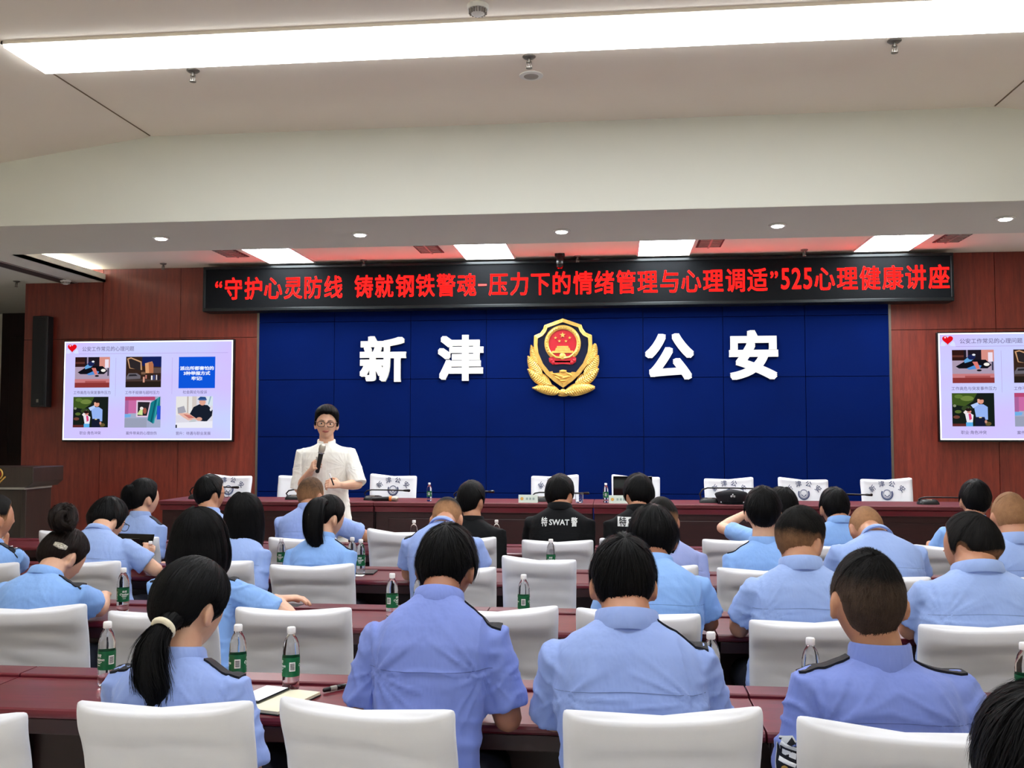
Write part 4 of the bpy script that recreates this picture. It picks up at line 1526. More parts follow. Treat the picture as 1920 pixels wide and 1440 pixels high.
# ------------------------------------------------------------------ things on the stage table
def goose_mic(px, py, ex, ey, label, side=1):
    """gooseneck microphone; foot at px,py and head at ex,ey"""
    Y = 8.45
    p = aty(px, 940, Y)
    q = aty(ex, ey, Y - .05)
    t = thing('gooseneck_microphone', label, 'microphone', (p.x, Y, ZT + .001), 0, 'gooseneck microphones on the stage table')
    mb = MB()
    rs = []
    for z, g in ((0, 0), (.012, 0), (.034, -.014), (.042, -.035)):
        rs.append([(math.copysign(abs(math.cos(a)) ** .5, math.cos(a)) * (.085 + g), math.copysign(abs(math.sin(a)) ** .5, math.sin(a)) * (.06 + g) + 0, z) for a in (2 * math.pi * k / 28 for k in range(28))])
    mb.rings(rs)
    mb.build('foot', M_BLACK, t, smooth=True, angle=40)
    d = Vector((q.x - p.x, q.y - Y, q.z - ZT))
    sx = .07 * (1 if d.x > 0 else -1)
    pts = [Vector((-sx, 0, .036)), Vector((-sx * 1.15, -.005, d.z * .62)), Vector((-sx * .8, -.01, d.z * .92)), Vector((-sx * .2, -.015, d.z * 1.03)), Vector((d.x * .45, d.y * .6, d.z * 1.03)), Vector((d.x * .86, d.y, d.z))]
    MB().tube(pts, .0065, 8).build('gooseneck', M_BLACK, t, smooth=True)
    MB().tube([pts[-1], d], [.009, .013], 10).build('capsule', M_BLACKG, t, smooth=True)
    MB().bbox(-.02, .02, -.045, -.02, .034, .043).build('talk_button', M_GREYP, t)
    return t


goose_mic(372, 938, 446, 914, 'gooseneck microphone at the left end of the stage table')
goose_mic(553, 938, 640, 920, 'gooseneck microphone whose foot shows left of the lecturer')
goose_mic(700, 938, 767, 920, 'gooseneck microphone behind the handheld microphone with the orange ring')
goose_mic(868, 938, 925, 922, 'gooseneck microphone half hidden by the man in the plain black jacket')
goose_mic(1015, 938, 1103, 925, 'gooseneck microphone behind the left name card')
goose_mic(1330, 941, 1450, 917, 'gooseneck microphone behind the black police cap')
goose_mic(1560, 945, 1634, 928, 'gooseneck microphone reaching toward the rightmost stage chair')
goose_mic(1740, 948, 1822, 934, 'gooseneck microphone at the right end of the stage table')

# handheld microphone with orange ring lying on the table
p = aty(700, 936, 8.30)
t = thing('handheld_microphone', 'black handheld microphone with an orange ring lying on the stage table', 'microphone', (p.x, 8.30, ZT + .024))
MB().tube([(0, 0, -.004), (.14, 0, -.001)], [.017, .02], 14).build('handle', M_BLACK, t, smooth=True)
MB().tube([(.145, 0, 0), (.165, 0, 0)], .0235, 14, round_end=False).build('ring', M_ORANGE, t, smooth=True, angle=40)
MB().tube([(.17, 0, 0), (.205, 0, 0)], [.021, .024], 14).build('grille', M_SILVER, t, smooth=True)

# name cards
for px, w_, lb in ((990, 36, 'pale green name card at the left on the stage table'), (1162, 40, 'pale name card beside the stage bottle, partly behind a head')):
    p = aty(px, 942, 8.27)
    t = thing('name_card', lb, 'name card', (p.x, 8.27, ZT), 0, 'name cards on the stage table')
    hw = w_ * 8.3 / 1800 / 2
    mb = MB()
    for q in ([(0, 0), (.012, .068), (.014, .068), (.003, 0)], [(.05, 0), (.014, .068), (.012, .068), (.047, 0)]):
        mb.rings([[(x, y, z) for y, z in q] for x in (-hw, hw)])
    mb.build('folded_card', M_CARD, t, fix=True)
    mb = MB()
    f_ = lambda x, z: (x, z * .012 / .068 - .001, z)
    b0 = len(mb.v)
    for k in range(16):
        a = 2 * math.pi * k / 16
        mb.v.append(f_(-hw + .03 + .014 * math.cos(a), .034 + .014 * math.sin(a)))
    mb.face(tuple(range(b0, b0 + 16)))
    mb.build('seal', M_GOLDD, t)
    mb = MB()
    for k in range(3):
        x0 = -hw + .065 + k * .028
        b0 = len(mb.v)
        mb.v += [f_(x0, .024), f_(x0 + .018, .024), f_(x0 + .018, .044), f_(x0, .044)]
        mb.face((b0, b0 + 1, b0 + 2, b0 + 3))
    mb.build('pale_print', M_GREYINK, t)

# laptop on the stage table
p = aty(1182, 943, 8.62)
t = thing('laptop', 'dark open laptop on the stage table behind the right name card', 'laptop', (p.x + .02, 8.55, ZT))
MB().bbox(-.17, .17, 0, .19, 0, .016).build('keyboard_half', M_BLACK, t, bevel=.003, fix=True)
mb = MB().box((0, 0, .115), (.34, .010, .215), Matrix.Rotation(R(12), 3, 'X'))
mb.build('lid', M_BLACKG, t, bevel=.003, fix=True)

# police cap on the stage table
p = aty(1372, 944, 8.34)
t = thing('police_hat', 'black peaked police cap with a small badge lying on the stage table', 'hat', (p.x, 8.34, ZT))
mb = MB()
rs = []
for z, rx, ry, dy in ((.0, .105, .10, .02), (.02, .112, .105, .02), (.05, .128, .118, .02), (.078, .14, .128, .03), (.088, .132, .12, .035), (.094, .08, .075, .04), (.095, .02, .02, .04)):
    rs.append([(rx * math.cos(a), ry * math.sin(a) + dy, z + (.028 * max(0, -math.sin(a)) if z > .04 else 0)) for a in (2 * math.pi * k / 30 for k in range(30))])
mb.rings(rs)
mb.build('crown', M_EPAULET, t, smooth=True)
mb = MB()
rs = []
for k in range(13):
    a = R(200 + 140 * k / 12)
    rs.append([(.108 * math.cos(a), .10 * math.sin(a) + .02, .018), (.13 * math.cos(a), .145 * math.sin(a) + .02, .004), (.128 * math.cos(a), .142 * math.sin(a) + .02, .001), (.106 * math.cos(a), .098 * math.sin(a) + .02, .012)])
mb.rings(rs)
mb.build('peak', M_BLACKG, t, smooth=True, angle=50, fix=True)
mb = MB()
for sg in (-1, 1):
    mb.ellipsoid((sg * .012, -.094, .066), (.012, .006, .012), None, 8, 5)
    mb.ellipsoid((sg * .092, -.045, .014), (.008, .006, .008), None, 8, 5)
mb.ellipsoid((0, -.096, .076), (.010, .006, .014), None, 8, 5)
mb.build('badge', M_WATCH, t, smooth=True)

# ------------------------------------------------------------------ things on the audience desks
# notebook, phone and marker in the nearest row
p = atz(527, 1312, ZD)
t = thing('notebook', 'cream notebook lying under a phone on the nearest desk', 'notebook', (p.x, p.y - .02, ZD + .001), R(-14))
MB().bbox(-.10, .085, -.13, .10, 0, .003).build('back_cover', M_INK, t)
MB().bbox(-.098, .083, -.128, .098, .003, .011).build('pages', M_CREAM, t)
t = thing('smartphone', 'black phone with a bright white screen lying on the notebook', 'phone', (p.x - .055, p.y - .005, ZD + .0125), R(-14))
MB().bbox(-.042, .042, -.082, .082, 0, .008).build('case', M_BLACKG, t, bevel=.003, fix=True)
MB().bbox(-.038, .038, -.076, .076, .008, .0085).build('screen', M_SCREENW, t)
p = atz(627, 1296, ZD)
t = thing('marker_pen', 'black marker pen lying on the nearest desk', 'pen', (p.x, p.y, ZD + .0095), R(48))
t.scale = (.8, .8, .9)
MB().tube([(-.045, 0, 0), (.01, 0, 0)], [.0075, .009], 12).build('barrel', M_BLACK, t, smooth=True)
MB().tube([(-.02, 0, 0), (.008, 0, 0)], .0094, 12, round_end=False).build('band', M_GREYP, t, smooth=True, angle=40)
MB().tube([(.014, 0, 0), (.05, 0, 0)], [.0095, .009], 12).build('cap', M_BLACKG, t, smooth=True)
# phone under the hand in the second row
p = atz(548, 1138, ZD)
t = thing('smartphone', 'dark phone under the hand of the bob-haired woman', 'phone', (p.x - .03, p.y, ZD + .001), R(80))
MB().bbox(-.038, .038, -.08, .08, 0, .009).build('case', M_BLACK, t, bevel=.003, fix=True)
MB().bbox(-.034, .034, -.074, .074, .009, .0095).build('screen', M_BLACKG, t)
# dark folder and white card right of the pair of bottles
p = atz(684, 1075, ZD)
t = thing('folder', 'black folder with a white sheet beside the pair of bottles', 'folder', (p.x, p.y, ZD + .001), R(4))
MB().bbox(-.09, .06, -.06, .09, 0, .008).build('cover', M_BLACK, t, bevel=.002, fix=True)
t = thing('paper_card', 'small white card lying at the desk edge right of the high-ponytail woman', 'card', (p.x - .05, p.y - .10, ZD + .001), R(2))
MB().bbox(-.07, .07, -.03, .03, 0, .002).build('sheet', M_PAPER, t)
# tablet held by the man in glasses
p = aty(256, 985, 5.48)
t = thing('tablet', 'black tablet propped up before the man in glasses at left', 'tablet', (p.x - .05, 5.50, ZD + .002), R(-8))
mb = MB().box((0, .03, .115), (.25, .008, .18), Matrix.Rotation(R(-20), 3, 'X'))
mb.build('slab', M_BLACKG, t, bevel=.003, fix=True)
mb = MB().box((0, .06, .09), (.10, .006, .19), Matrix.Rotation(R(25), 3, 'X'))
mb.build('stand', M_BLACK, t)


# ------------------------------------------------------------------ people
def head_surface(d):
    """d: unit direction in head space (x right, y forward, z up) -> point of the bare head"""
    x, y, z = d
    X, Y, Z = .0765 * x, .098 * y, .116 * z
    s = smooth01(-z)
    X *= 1 - .20 * s + .05 * max(0, 1 - abs(z - .25) * 2)
    if y < 0:
        Y *= 1 - .34 * s
    else:
        Y *= 1 - .03 * s
        e = math.exp
        Y += .021 * e(-(x / .12) ** 2 - ((z + .16) / .11) ** 2) + .010 * e(-(x / .10) ** 2 - ((z - .06) / .2) ** 2)
        Y -= .009 * e(-((abs(x) - .36) / .15) ** 2 - ((z - .06) / .09) ** 2)
        Y += .005 * e(-((z - .2) / .08) ** 2 - (x / .5) ** 2)
        Y += .006 * e(-(x / .25) ** 2 - ((z + .45) / .07) ** 2)
        Y += .008 * e(-(x / .3) ** 2 - ((z + .78) / .16) ** 2)
    return Vector((X, Y, Z))


def interp(tab, v):
    for (a, b), (c, d) in zip(tab, tab[1:]):
        if v <= c:
            return b + (d - b) * (v - a) / (c - a) if c > a else d
    return tab[-1][1]


# hairlines: sine of the elevation where hair ends, by angle from the nape (0) to the forehead (180)
HL_MAN = [(0, -.66), (28, -.64), (48, -.50), (62, -.42), (72, .02), (84, .10), (92, -.05), (98, -.30), (104, -.28), (112, .22), (125, .45), (150, .62), (180, .66)]
HL_THICK = [(0, -.76), (30, -.74), (50, -.66), (62, -.50), (72, -.15), (84, -.02), (92, -.15), (98, -.42), (106, -.30), (116, .15), (130, .36), (150, .5), (180, .55)]
HL_BOWL = [(0, -.78), (30, -.76), (46, -.64), (58, -.48), (68, -.06), (84, .04), (92, -.08), (98, -.34), (106, -.26), (114, .2), (128, .4), (150, .55), (180, .58)]
HL_WOMAN = [(0, -.62), (28, -.60), (48, -.46), (60, -.38), (72, .0), (84, .10), (92, -.05), (100, -.30), (108, -.1), (120, .25), (135, .45), (155, .62), (180, .68)]


def hairline_dir(tab, az):
    e = interp(tab, abs(math.degrees(az)))
    c = math.sqrt(max(0, 1 - e * e))
    return Vector((c * math.sin(az), -c * math.cos(az), e))


def slerp(a, b, t):
    d = max(-1, min(1, a.dot(b)))
    o = math.acos(d)
    if o < 1e-4:
        return a.copy()
    return (a * math.sin((1 - t) * o) + b * math.sin(t * o)) / math.sin(o)


class Hair:
    """a cap of hair over the head, grown from the whorl to the hairline"""

    def __init__(self, hl, thick, M, seed, density=None, blunt=0.0, clump=.003, whorl=(0.05, -.42, .9), part=None, smoothness=1.0):
        self.hl, self.M, self.clump, self.blunt = hl, M, clump, blunt
        self.pole = Vector(whorl).normalized()
        self.thick = thick
        self.seed = seed
        self.den = density or (lambda d, t: 1.0)
        self.v, self.f, self.uv, self.d = [], [], [], []

    def point(self, az, t, extra=0.0):
        dr = slerp(self.pole, hairline_dir(self.hl, az), min(t, 1.0))
        p = head_surface(dr)
        th = self.thick(dr, t)
        sd = self.seed
        th += self.clump * (noise.noise((az * 7 + sd, t * 2.2, sd * .7)) + .5 * noise.noise((az * 19 + sd, t * 4, sd))) * min(1, t * 3)
        if self.blunt < .5:
            th *= 1 - smooth01((t - .86) / .14) * 1.05
        n = Vector((dr.x / .0765 ** 1, dr.y / .098, dr.z / .116)).normalized()
        return p + n * (th + extra), dr, n

    def vert(self, p, uv, den):
        self.v.append(tuple(self.M @ p))
        self.uv.append(uv)
        self.d.append(den)
        return len(self.v) - 1

    def cap(self, na=84, nt=26):
        idx = []
        for i in range(na + 1):
            az = -math.pi + 2 * math.pi * i / na
            row = []
            for j in range(nt + 1):
                t = (j / nt)
                p, dr, n = self.point(az, t)
                row.append(self.vert(p, (i / na, t), self.den(dr, t)))
            if self.blunt >= .5:       # turn the thick edge under
                p, dr, n = self.point(az, 1.0)
                q = head_surface(dr) - n * .006
                row.append(self.vert(q, (i / na, 1.02), 1.0))
            idx.append(row)
        for i in range(na):
            a, b = idx[i], idx[i + 1]
            for j in range(len(a) - 1):
                self.f.append((a[j], b[j], b[j + 1], a[j + 1]))
        return self

    def strands(self, num, width=.0016, lift=.0025, length=.35, az_lim=math.pi, t0=0.0, over=0.04):
        rnd = random.Random(self.seed)
        for _ in range(num):
            az = rnd.uniform(-az_lim, az_lim)
            ta = rnd.uniform(t0, .9)
            tb = min(1 + over * rnd.random(), ta + length * rnd.uniform(.6, 1.2))
            dz = rnd.uniform(-.12, .12)
            le = lift * rnd.random()
            prev = None
            k = 4
            u = rnd.random()
            for j in range(k + 1):
                s = j / k
                t = ta + (tb - ta) * s
                p, dr, n = self.point(az + dz * s, t, le * s + .0006)
                if t > 1:
                    p = p + (Vector((0, -.02, -.5)) * (t - 1) * .12)
                tang = n.cross(Vector((0, 0, 1)))
                tang = tang.normalized() if tang.length > .01 else Vector((1, 0, 0))
                wd = width * (1 - s * .85)
                a = self.vert(p - tang * wd, (u, t), self.den(dr, min(t, 1)))
                b = self.vert(p + tang * wd, (u + .01, t), self.den(dr, min(t, 1)))
                if prev:
                    self.f.append((prev[0], prev[1], b, a))
                prev = (a, b)
        return self

    def sheet(self, pts_fn, n0, n1, closed=False, den=1.0):
        """a grid of points pts_fn(i/n0, j/n1) in person space"""
        Mi = self.M.inverted()
        b = len(self.v)
        for i in range(n0 + 1):
            for j in range(n1 + 1):
                p = pts_fn(i / n0, j / n1)
                self.v.append(tuple(p))
                self.uv.append((i / n0, j / n1))
                self.d.append(den)
        for i in range(n0):
            for j in range(n1):
                k = b + i * (n1 + 1) + j
                self.f.append((k, k + n1 + 1, k + n1 + 2, k + 1))
        return self

    def lock(self, pts, rad, n=12, flat=1.0, seed=0, ribbons=0, den=1.0, wild=.25):
        """a tail: core tube plus loose ribbons; pts in person space"""
        pts = [Vector(p) for p in pts]
        m = 18
        def cp(s):
            f = s * (len(pts) - 1)
            i = min(int(f), len(pts) - 2)
            q = f - i
            p0, p1, p2, p3 = pts[max(i - 1, 0)], pts[i], pts[i + 1], pts[min(i + 2, len(pts) - 1)]
            return .5 * (2 * p1 + (p2 - p0) * q + (2 * p0 - 5 * p1 + 4 * p2 - p3) * q * q + (3 * p1 - p0 - 3 * p2 + p3) * q ** 3)
        def rr(s):
            f = s * (len(rad) - 1)
            i = min(int(f), len(rad) - 2)
            return rad[i] + (rad[i + 1] - rad[i]) * (f - i)
        side = Vector((1, 0, 0))
        def frame(s):
            t = (cp(min(1, s + .02)) - cp(max(0, s - .02))).normalized()
            u = (side - t * side.dot(t)).normalized()
            return t, u, t.cross(u)
        def pf(a, s):
            t, u, w_ = frame(s)
            ang = a * 2 * math.pi
            r_ = rr(s) * (1 + .16 * noise.noise((a * 9 + seed, s * 1.5, seed)) + .10 * noise.noise((a * 24, s * 2, seed + 3)))
            return cp(s) + (u * math.cos(ang) + w_ * math.sin(ang) * flat) * r_
        self.sheet(lambda a, s: pf(a if a < 1 else 0, s), n * 3, m, den=den)
        rnd = random.Random(seed + 5)
        for _ in range(ribbons):
            a = rnd.random()
            s0 = rnd.uniform(0, .5)
            s1 = min(1.06, s0 + rnd.uniform(.3, .6))
            k = 5
            prev = None
            dw = rnd.uniform(-wild, wild) * .05
            uu = rnd.random()
            for j in range(k + 1):
                q = j / k
                s = s0 + (s1 - s0) * q
                t, u, w_ = frame(min(s, 1))
                ang = a * 2 * math.pi
                o = (u * math.cos(ang) + w_ * math.sin(ang) * flat)
                p = cp(min(s, 1)) + o * (rr(min(s, 1)) * 1.03 + .002) + t * max(0, s - 1) * .6 + u * dw * q * q
                tg = t.cross(o)
                tg = tg.normalized() if tg.length > .01 else u
                wd = .0022 * (1 - q * .8)
                x1 = len(self.v)
                self.v += [tuple(p - tg * wd), tuple(p + tg * wd)]
                self.uv += [(uu, s), (uu + .01, s)]
                self.d += [1.0, 1.0]
                if prev is not None:
                    self.f.append((prev, prev + 1, x1 + 1, x1))
                prev = x1
        return self

    def build(self, m, parent, name='hair'):
        me = bpy.data.meshes.new(name)
        me.from_pydata(self.v, [], self.f)
        uvl = me.uv_layers.new(name='UVMap')
        li = np.zeros(len(me.loops), dtype=np.int32)
        me.loops.foreach_get('vertex_index', li)
        uv = np.array(self.uv, dtype=np.float32)[li]
        uvl.data.foreach_set('uv', uv.ravel())
        at = me.attributes.new('hair_cover', 'FLOAT', 'POINT')
        dd = np.array(self.d, dtype=np.float32)
        q_ = np.clip((dd - .5) / .5, 0, 1)
        at.data.foreach_set('value', (dd + .6 * q_).astype(np.float32))
        me.materials.append(m)
        return put(name, me, parent, smooth=True)


def ik(S, W, l1, l2, pole):
    d = W - S
    L = d.length
    if L > (l1 + l2) * .995:
        k = L / ((l1 + l2) * .995)
        l1, l2 = l1 * k, l2 * k
    n = d.normalized()
    a = (l1 * l1 - l2 * l2 + L * L) / (2 * L)
    h = math.sqrt(max(0, l1 * l1 - a * a))
    p = pole - n * pole.dot(n)
    p = p.normalized() if p.length > 1e-4 else n.orthogonal()
    return S + n * a + p * h


def add_hand(mb, W, d, back, thumb, curl=.5, s=1.0, spread=.06):
    """palm, four unequal bent fingers and a thumb; d: direction, back: back of the hand, thumb: thumb side"""
    d = d.normalized()
    back = (back - d * back.dot(d)).normalized()
    side = d.cross(back)
    if side.dot(thumb) < 0:
        side = -side
    rs = []
    for q, wx, th in ((-.012, .025, .020), (.012, .028, .018), (.045, .038, .0155), (.078, .041, .0135), (.090, .038, .011)):
        rs.append([W + d * q * s + side * wx * s * math.cos(a) + back * th * s * math.sin(a) for a in (2 * math.pi * k / 14 for k in range(14))])
    mb.rings(rs)
    for k, (off, ln) in enumerate(((.030, .068), (.010, .076), (-.011, .070), (-.031, .055))):
        p = W + d * .082 * s + side * off * s
        ang = curl * .7
        dd = (d + side * off * spread * 30 * .1)
        pts = [p - d * .02 * s, p]
        for seg, fr in enumerate((.45, .32, .23)):
            v = dd * math.cos(ang) - back * math.sin(ang)
            p = p + v.normalized() * ln * fr * s
            pts.append(p)
            ang += curl * (1.0 if seg == 0 else .8)
        mb.tube(pts, [.0085 * s, .0092 * s, .0085 * s, .0078 * s, .0066 * s], 9)
    p0 = W + d * .018 * s + side * .022 * s
    p1 = p0 + (d * .55 + side * .75 - back * .15).normalized() * .036 * s
    p2 = p1 + (d * .85 + side * .35 - back * (.2 + curl * .4)).normalized() * .032 * s
    p3 = p2 + (d * .95 - side * .1 * curl - back * (.2 + curl * .5)).normalized() * .026 * s
    mb.tube([p0 - side * .01 * s, p0, p1, p2, p3], [.012 * s, .0125 * s, .0105 * s, .0095 * s, .0075 * s], 9)


def ear(mb, H, sx, s=1.0):
    rot = Matrix.Rotation(sx * R(28), 3, 'Z') @ Matrix.Rotation(R(-10), 3, 'X')
    rm = H.to_3x3() @ rot
    c = H @ Vector((sx * .081, -.006, -.012))
    mb.ellipsoid(c, (.0085 * s, .020 * s, .033 * s), rm, 12, 9)
    mb.ellipsoid(H @ Vector((sx * .0805, .0, -.034)), (.0075 * s, .012 * s, .014 * s), rm, 10, 7)
    mb.ellipsoid(H @ Vector((sx * .074, .004, -.012)), (.012 * s, .014 * s, .024 * s), rm, 10, 7)


PEOPLE = {}


def person(key, label, row=2, head=(960, 900), body=None, chair=None, dy=0.0, lean=12, hy=0, hp=None, hr=0, sw=.46, hs=1.05,
           shirt='lilac', skin='tan', neck=1.0, arms=('desk', 'desk'), voxel=.008, epaulets=(), seam=True, collar=True, girth=1.0,
           stand=False, rz=0.0, fold=1.0, legs=True, yroot=None, group=None, hands=True, sleeve=.72, pose_off=0.0, zseat=.526, nu=.085, nf=None, sh=.82, ch=None, pole_out=None, seamr=.0012):
    """one seated (or standing) figure. head: photo position of the top of the head; body: photo x between the shoulders"""
    Yr = yroot if yroot is not None else YCH[row] + (.19 if row == 1 else .172) + dy
    hp = lean * .5 if hp is None else hp
    k = sw / .46
    Lt = .56
    for _ in range(8):           # let the top of the head meet the photo
        def spine(s):
            y = z = 0
            n_ = 12
            for i in range(n_):
                q = (i + .5) / n_ * s
                a = R(lean) * (.45 + .95 * q)
                y += math.sin(a) * s / n_ * Lt
                z += math.cos(a) * s / n_ * Lt
            return Vector((0, y, (0.93 if stand else zseat) + z))
        def sdir(s):
            a = R(lean) * (.45 + .95 * s)
            return Vector((0, math.sin(a), math.cos(a)))
        nb = spine(1.0)
        na = R(lean) * .9
        nd = Vector((0, math.sin(na), math.cos(na)))
        hc = nb + Vector((0, nf if nf is not None else max(.02, .135 - nu * .75) + .0012 * hp, nu))
        top_z = hc.z + .122 * hs
        yh = Yr + hc.y * (math.cos(rz))
        P = aty(head[0], head[1], yh)
        Lt *= 1 + (P.z - top_z) / (Lt * 1.1) * .8
        Lt = max(.36, min(.80, Lt))
    bx = aty(body if body is not None else head[0], head[1] + 90, Yr + nb.y * .8 * math.cos(rz)).x
    dx = (P.x - bx) * math.cos(rz)
    root = thing('person', label, 'person', (bx, Yr, 0), rz, group)
    off = lambda s: Vector((dx * .75 * smooth01(s), 0, 0))
    nb = nb + off(1)
    hc = hc + Vector((dx, 0, 0))
    H = Matrix.Translation(hc) @ (Matrix.Rotation(R(hy), 4, 'Z') @ Matrix.Rotation(R(-hp), 4, 'X') @ Matrix.Rotation(R(hr), 4, 'Y')) @ Matrix.Scale(hs, 4)
    info = {'root': root, 'H': H, 'nb': nb, 'hc': hc, 'L': Lt}
    RTi = Matrix.Rotation(-rz, 3, 'Z')

    def local(world):
        return RTi @ (Vector(world) - Vector((bx, Yr, 0)))
    info['local'] = local

    # ---- torso sections
    ds = sh - .80
    tor = [(-.01, .165, .120), (0.04, .170, .125), (.16, .166, .120), (.32, .158, .114), (.46, .160, .120), (.60, .170, .124), (.73 + ds * .8, .176, .120), (.81 + ds, .168, .108),
           (.87 + ds * .8, .152, .094), (.92 + ds * .5, .124, .082), (.96 + ds * .2, .093, .074), (1.0, .068, .066), (1.015, .060, .060)]

    def torso(mb, g, top=1.0, s0=0):
        rs = []
        for s, hw, hd in tor[s0:]:
            if s > top:
                continue
            c = spine(max(s, 0)) + off(s) + (Vector((0, 0, s * Lt)) if s < 0 else Vector((0, 0, 0)))
            sd_ = sdir(max(s, 0))
            fy_ = Vector((0, sd_.z, -sd_.y))
            wk = k * (girth if s < .7 else 1 + (girth - 1) * .4) if s < .91 else neck
            ring = []
            for j in range(28):
                a = 2 * math.pi * j / 28
                ca, sa = math.cos(a), math.sin(a)
                e = .82
                x = math.copysign(abs(ca) ** e, ca) * (hw * wk + g)
                y = math.copysign(abs(sa) ** e, sa) * (hd * (.6 + .4 * k) * (girth if s < .7 else 1) + g)
                if sa < 0 and .5 < s < .95:        # hollow of the spine, blades
                    y *= 1 + .05 * math.cos((abs(ca) - .5) * math.pi)
                ring.append(c + Vector((x, 0, 0)) + fy_ * y)
            rs.append(ring)
        mb.rings(rs)

    # ---- arms
    S, E, W, HD, CURL, BK, TH = {}, {}, {}, {}, {}, {}, {}
    for i, sx in enumerate((-1, 1)):
        c = spine(sh) + off(sh)
        S[sx] = c + Vector((sx * .164 * k, .0, -.006))
        spec = arms[i]
        pole = Vector((sx * .16, -.30, -1.0))
        BK[sx], TH[sx], CURL[sx] = Vector((0, 0, 1)), Vector((-sx, 0, 0)), .45
        if spec == 'desk':
            ydesk = DROWS.get(row, (Yr + .3, 0))[0] - Yr
            W[sx] = Vector((sx * .13 + dx * .3, max(ydesk + .10, S[sx].y + .24), ZD + .085))
            HD[sx] = Vector((-sx * .55, .8, -.06))
            CURL[sx] = .3
        elif spec == 'wide':
            ydesk = DROWS.get(row, (Yr + .3, 0))[0] - Yr
            W[sx] = Vector((sx * .15, max(ydesk + .12, S[sx].y + .20), ZD + .085))
            HD[sx] = Vector((-sx * .7, .6, -.06))
            CURL[sx] = .3
            pole = Vector((sx * .2, -.2, -1.0))
        elif spec == 'lap':
            W[sx] = Vector((sx * .09, .19, .645))
            pole = Vector((sx * .10, -.7, -.5))
            HD[sx] = Vector((-sx * .6, .8, -.1))
        elif isinstance(spec, dict):
            W[sx] = local(spec['W']) if spec.get('world', True) else Vector(spec['W'])
            HD[sx] = Vector(spec['dir'])
            pole = Vector(spec.get('pole', pole))
            CURL[sx] = spec.get('curl', .5)
            BK[sx] = Vector(spec.get('back', (0, 0, 1)))
            TH[sx] = Vector(spec.get('thumb', (-sx, 0, 0)))
        if pole_out is not None:
            pole.x = sx * pole_out
        E[sx] = ik(S[sx], W[sx], .285 * (.85 + .15 * k), .245, pole)
        if spec in ('desk', 'wide'):        # the forearm clears the edge of the desk
            ye = DROWS.get(row, (Yr + .3, 0))[0] - Yr
            if E[sx].y < ye < W[sx].y:
                f_ = (ye - E[sx].y) / (W[sx].y - E[sx].y)
                zc = E[sx].z + (W[sx].z - E[sx].z) * f_
                if zc < ZD + .058:
                    E[sx].z += (ZD + .058 - zc) / (1 - f_)
            elif E[sx].z < ZD + .05:
                E[sx].z = ZD + .05
        if isinstance(spec, dict) and 'E' in spec:
            E[sx] = local(spec['E'])
    info.update(S=S, E=E, W=W)

    # ---- body: one continuous surface
    mb = MB()
    torso(mb, -.018, top=.90, s0=1)
    r_n = .056 * neck * (.9 + .1 * hs)
    mb.tube([spine(.88) + off(.88), nb + Vector((0, -.004, -.01)), nb.lerp(hc, .42) + Vector((0, -.004, 0)), H @ Vector((0, -.022, -.05))], [r_n * 1.3, r_n * 1.1, r_n, r_n * .98], 16)
    rs = []
    for i in range(1, 24):
        el = -math.pi / 2 + math.pi * i / 24
        rs.append([H @ head_surface((math.cos(el) * math.cos(a), math.cos(el) * math.sin(a), math.sin(el))) for a in (2 * math.pi * j / 36 for j in range(36))])
    mb.rings(rs)
    for sx in (-1, 1):
        ear(mb, H, sx)
        mb.tube([S[sx], S[sx].lerp(E[sx], .5), E[sx]], [.034 * k ** .5, .044, .038], 12)
        mb.tube([E[sx], E[sx].lerp(W[sx], .35), W[sx]], [.039, .040, .026], 12)
        if hands:
            add_hand(mb, W[sx] + (HD[sx].normalized() * .01), HD[sx], BK[sx], TH[sx], CURL[sx], 1.0)
    me = remesh(mb, voxel, 2, 'body')
    me.materials.append(SKIN[skin])
    put('body', me, root, smooth=True)

    # ---- shirt
    mb = MB()
    torso(mb, .004, top=1.04 if collar else 1.01)
    if stand:
        mb.rings([[spine(0) + Vector((math.cos(a) * hw, math.sin(a) * hd, z)) for a in (2 * math.pi * j / 24 for j in range(24))] for z, hw, hd in ((-.13, .212, .150), (-.02, .200, .142), (.12, .182, .128))])
    for sx in (-1, 1):
        c1 = S[sx].lerp(E[sx], .5)
        ce = S[sx].lerp(E[sx], sleeve)
        c0 = S[sx] + (spine(sh + .02) + off(sh + .02) - S[sx]) * .35
        kk = k ** .6
        if sleeve <= 1:
            mb.tube([c0, S[sx], c1, ce], [.048 * kk, .058 * kk, .062 * kk, .066 * kk], 16, round_end=False)
        else:
            mb.tube([c0, S[sx], c1, E[sx]], [.048 * kk, .060 * kk, .061 * kk, .055 * kk], 16)
            mb.tube([E[sx], E[sx].lerp(W[sx], .5), E[sx].lerp(W[sx], .92)], [.054 * kk, .047, .038], 14, round_end=False)
    me = remesh(mb, voxel, 3, 'shirt')
    n_v = len(me.vertices)
    co = np.zeros(n_v * 3, dtype=np.float32)
    no = np.zeros(n_v * 3, dtype=np.float32)
    me.vertices.foreach_get('co', co)
    me.vertices.foreach_get('normal', no)
    co = co.reshape(-1, 3)
    no = no.reshape(-1, 3)
    sd = sum(ord(c) for c in key) * .37
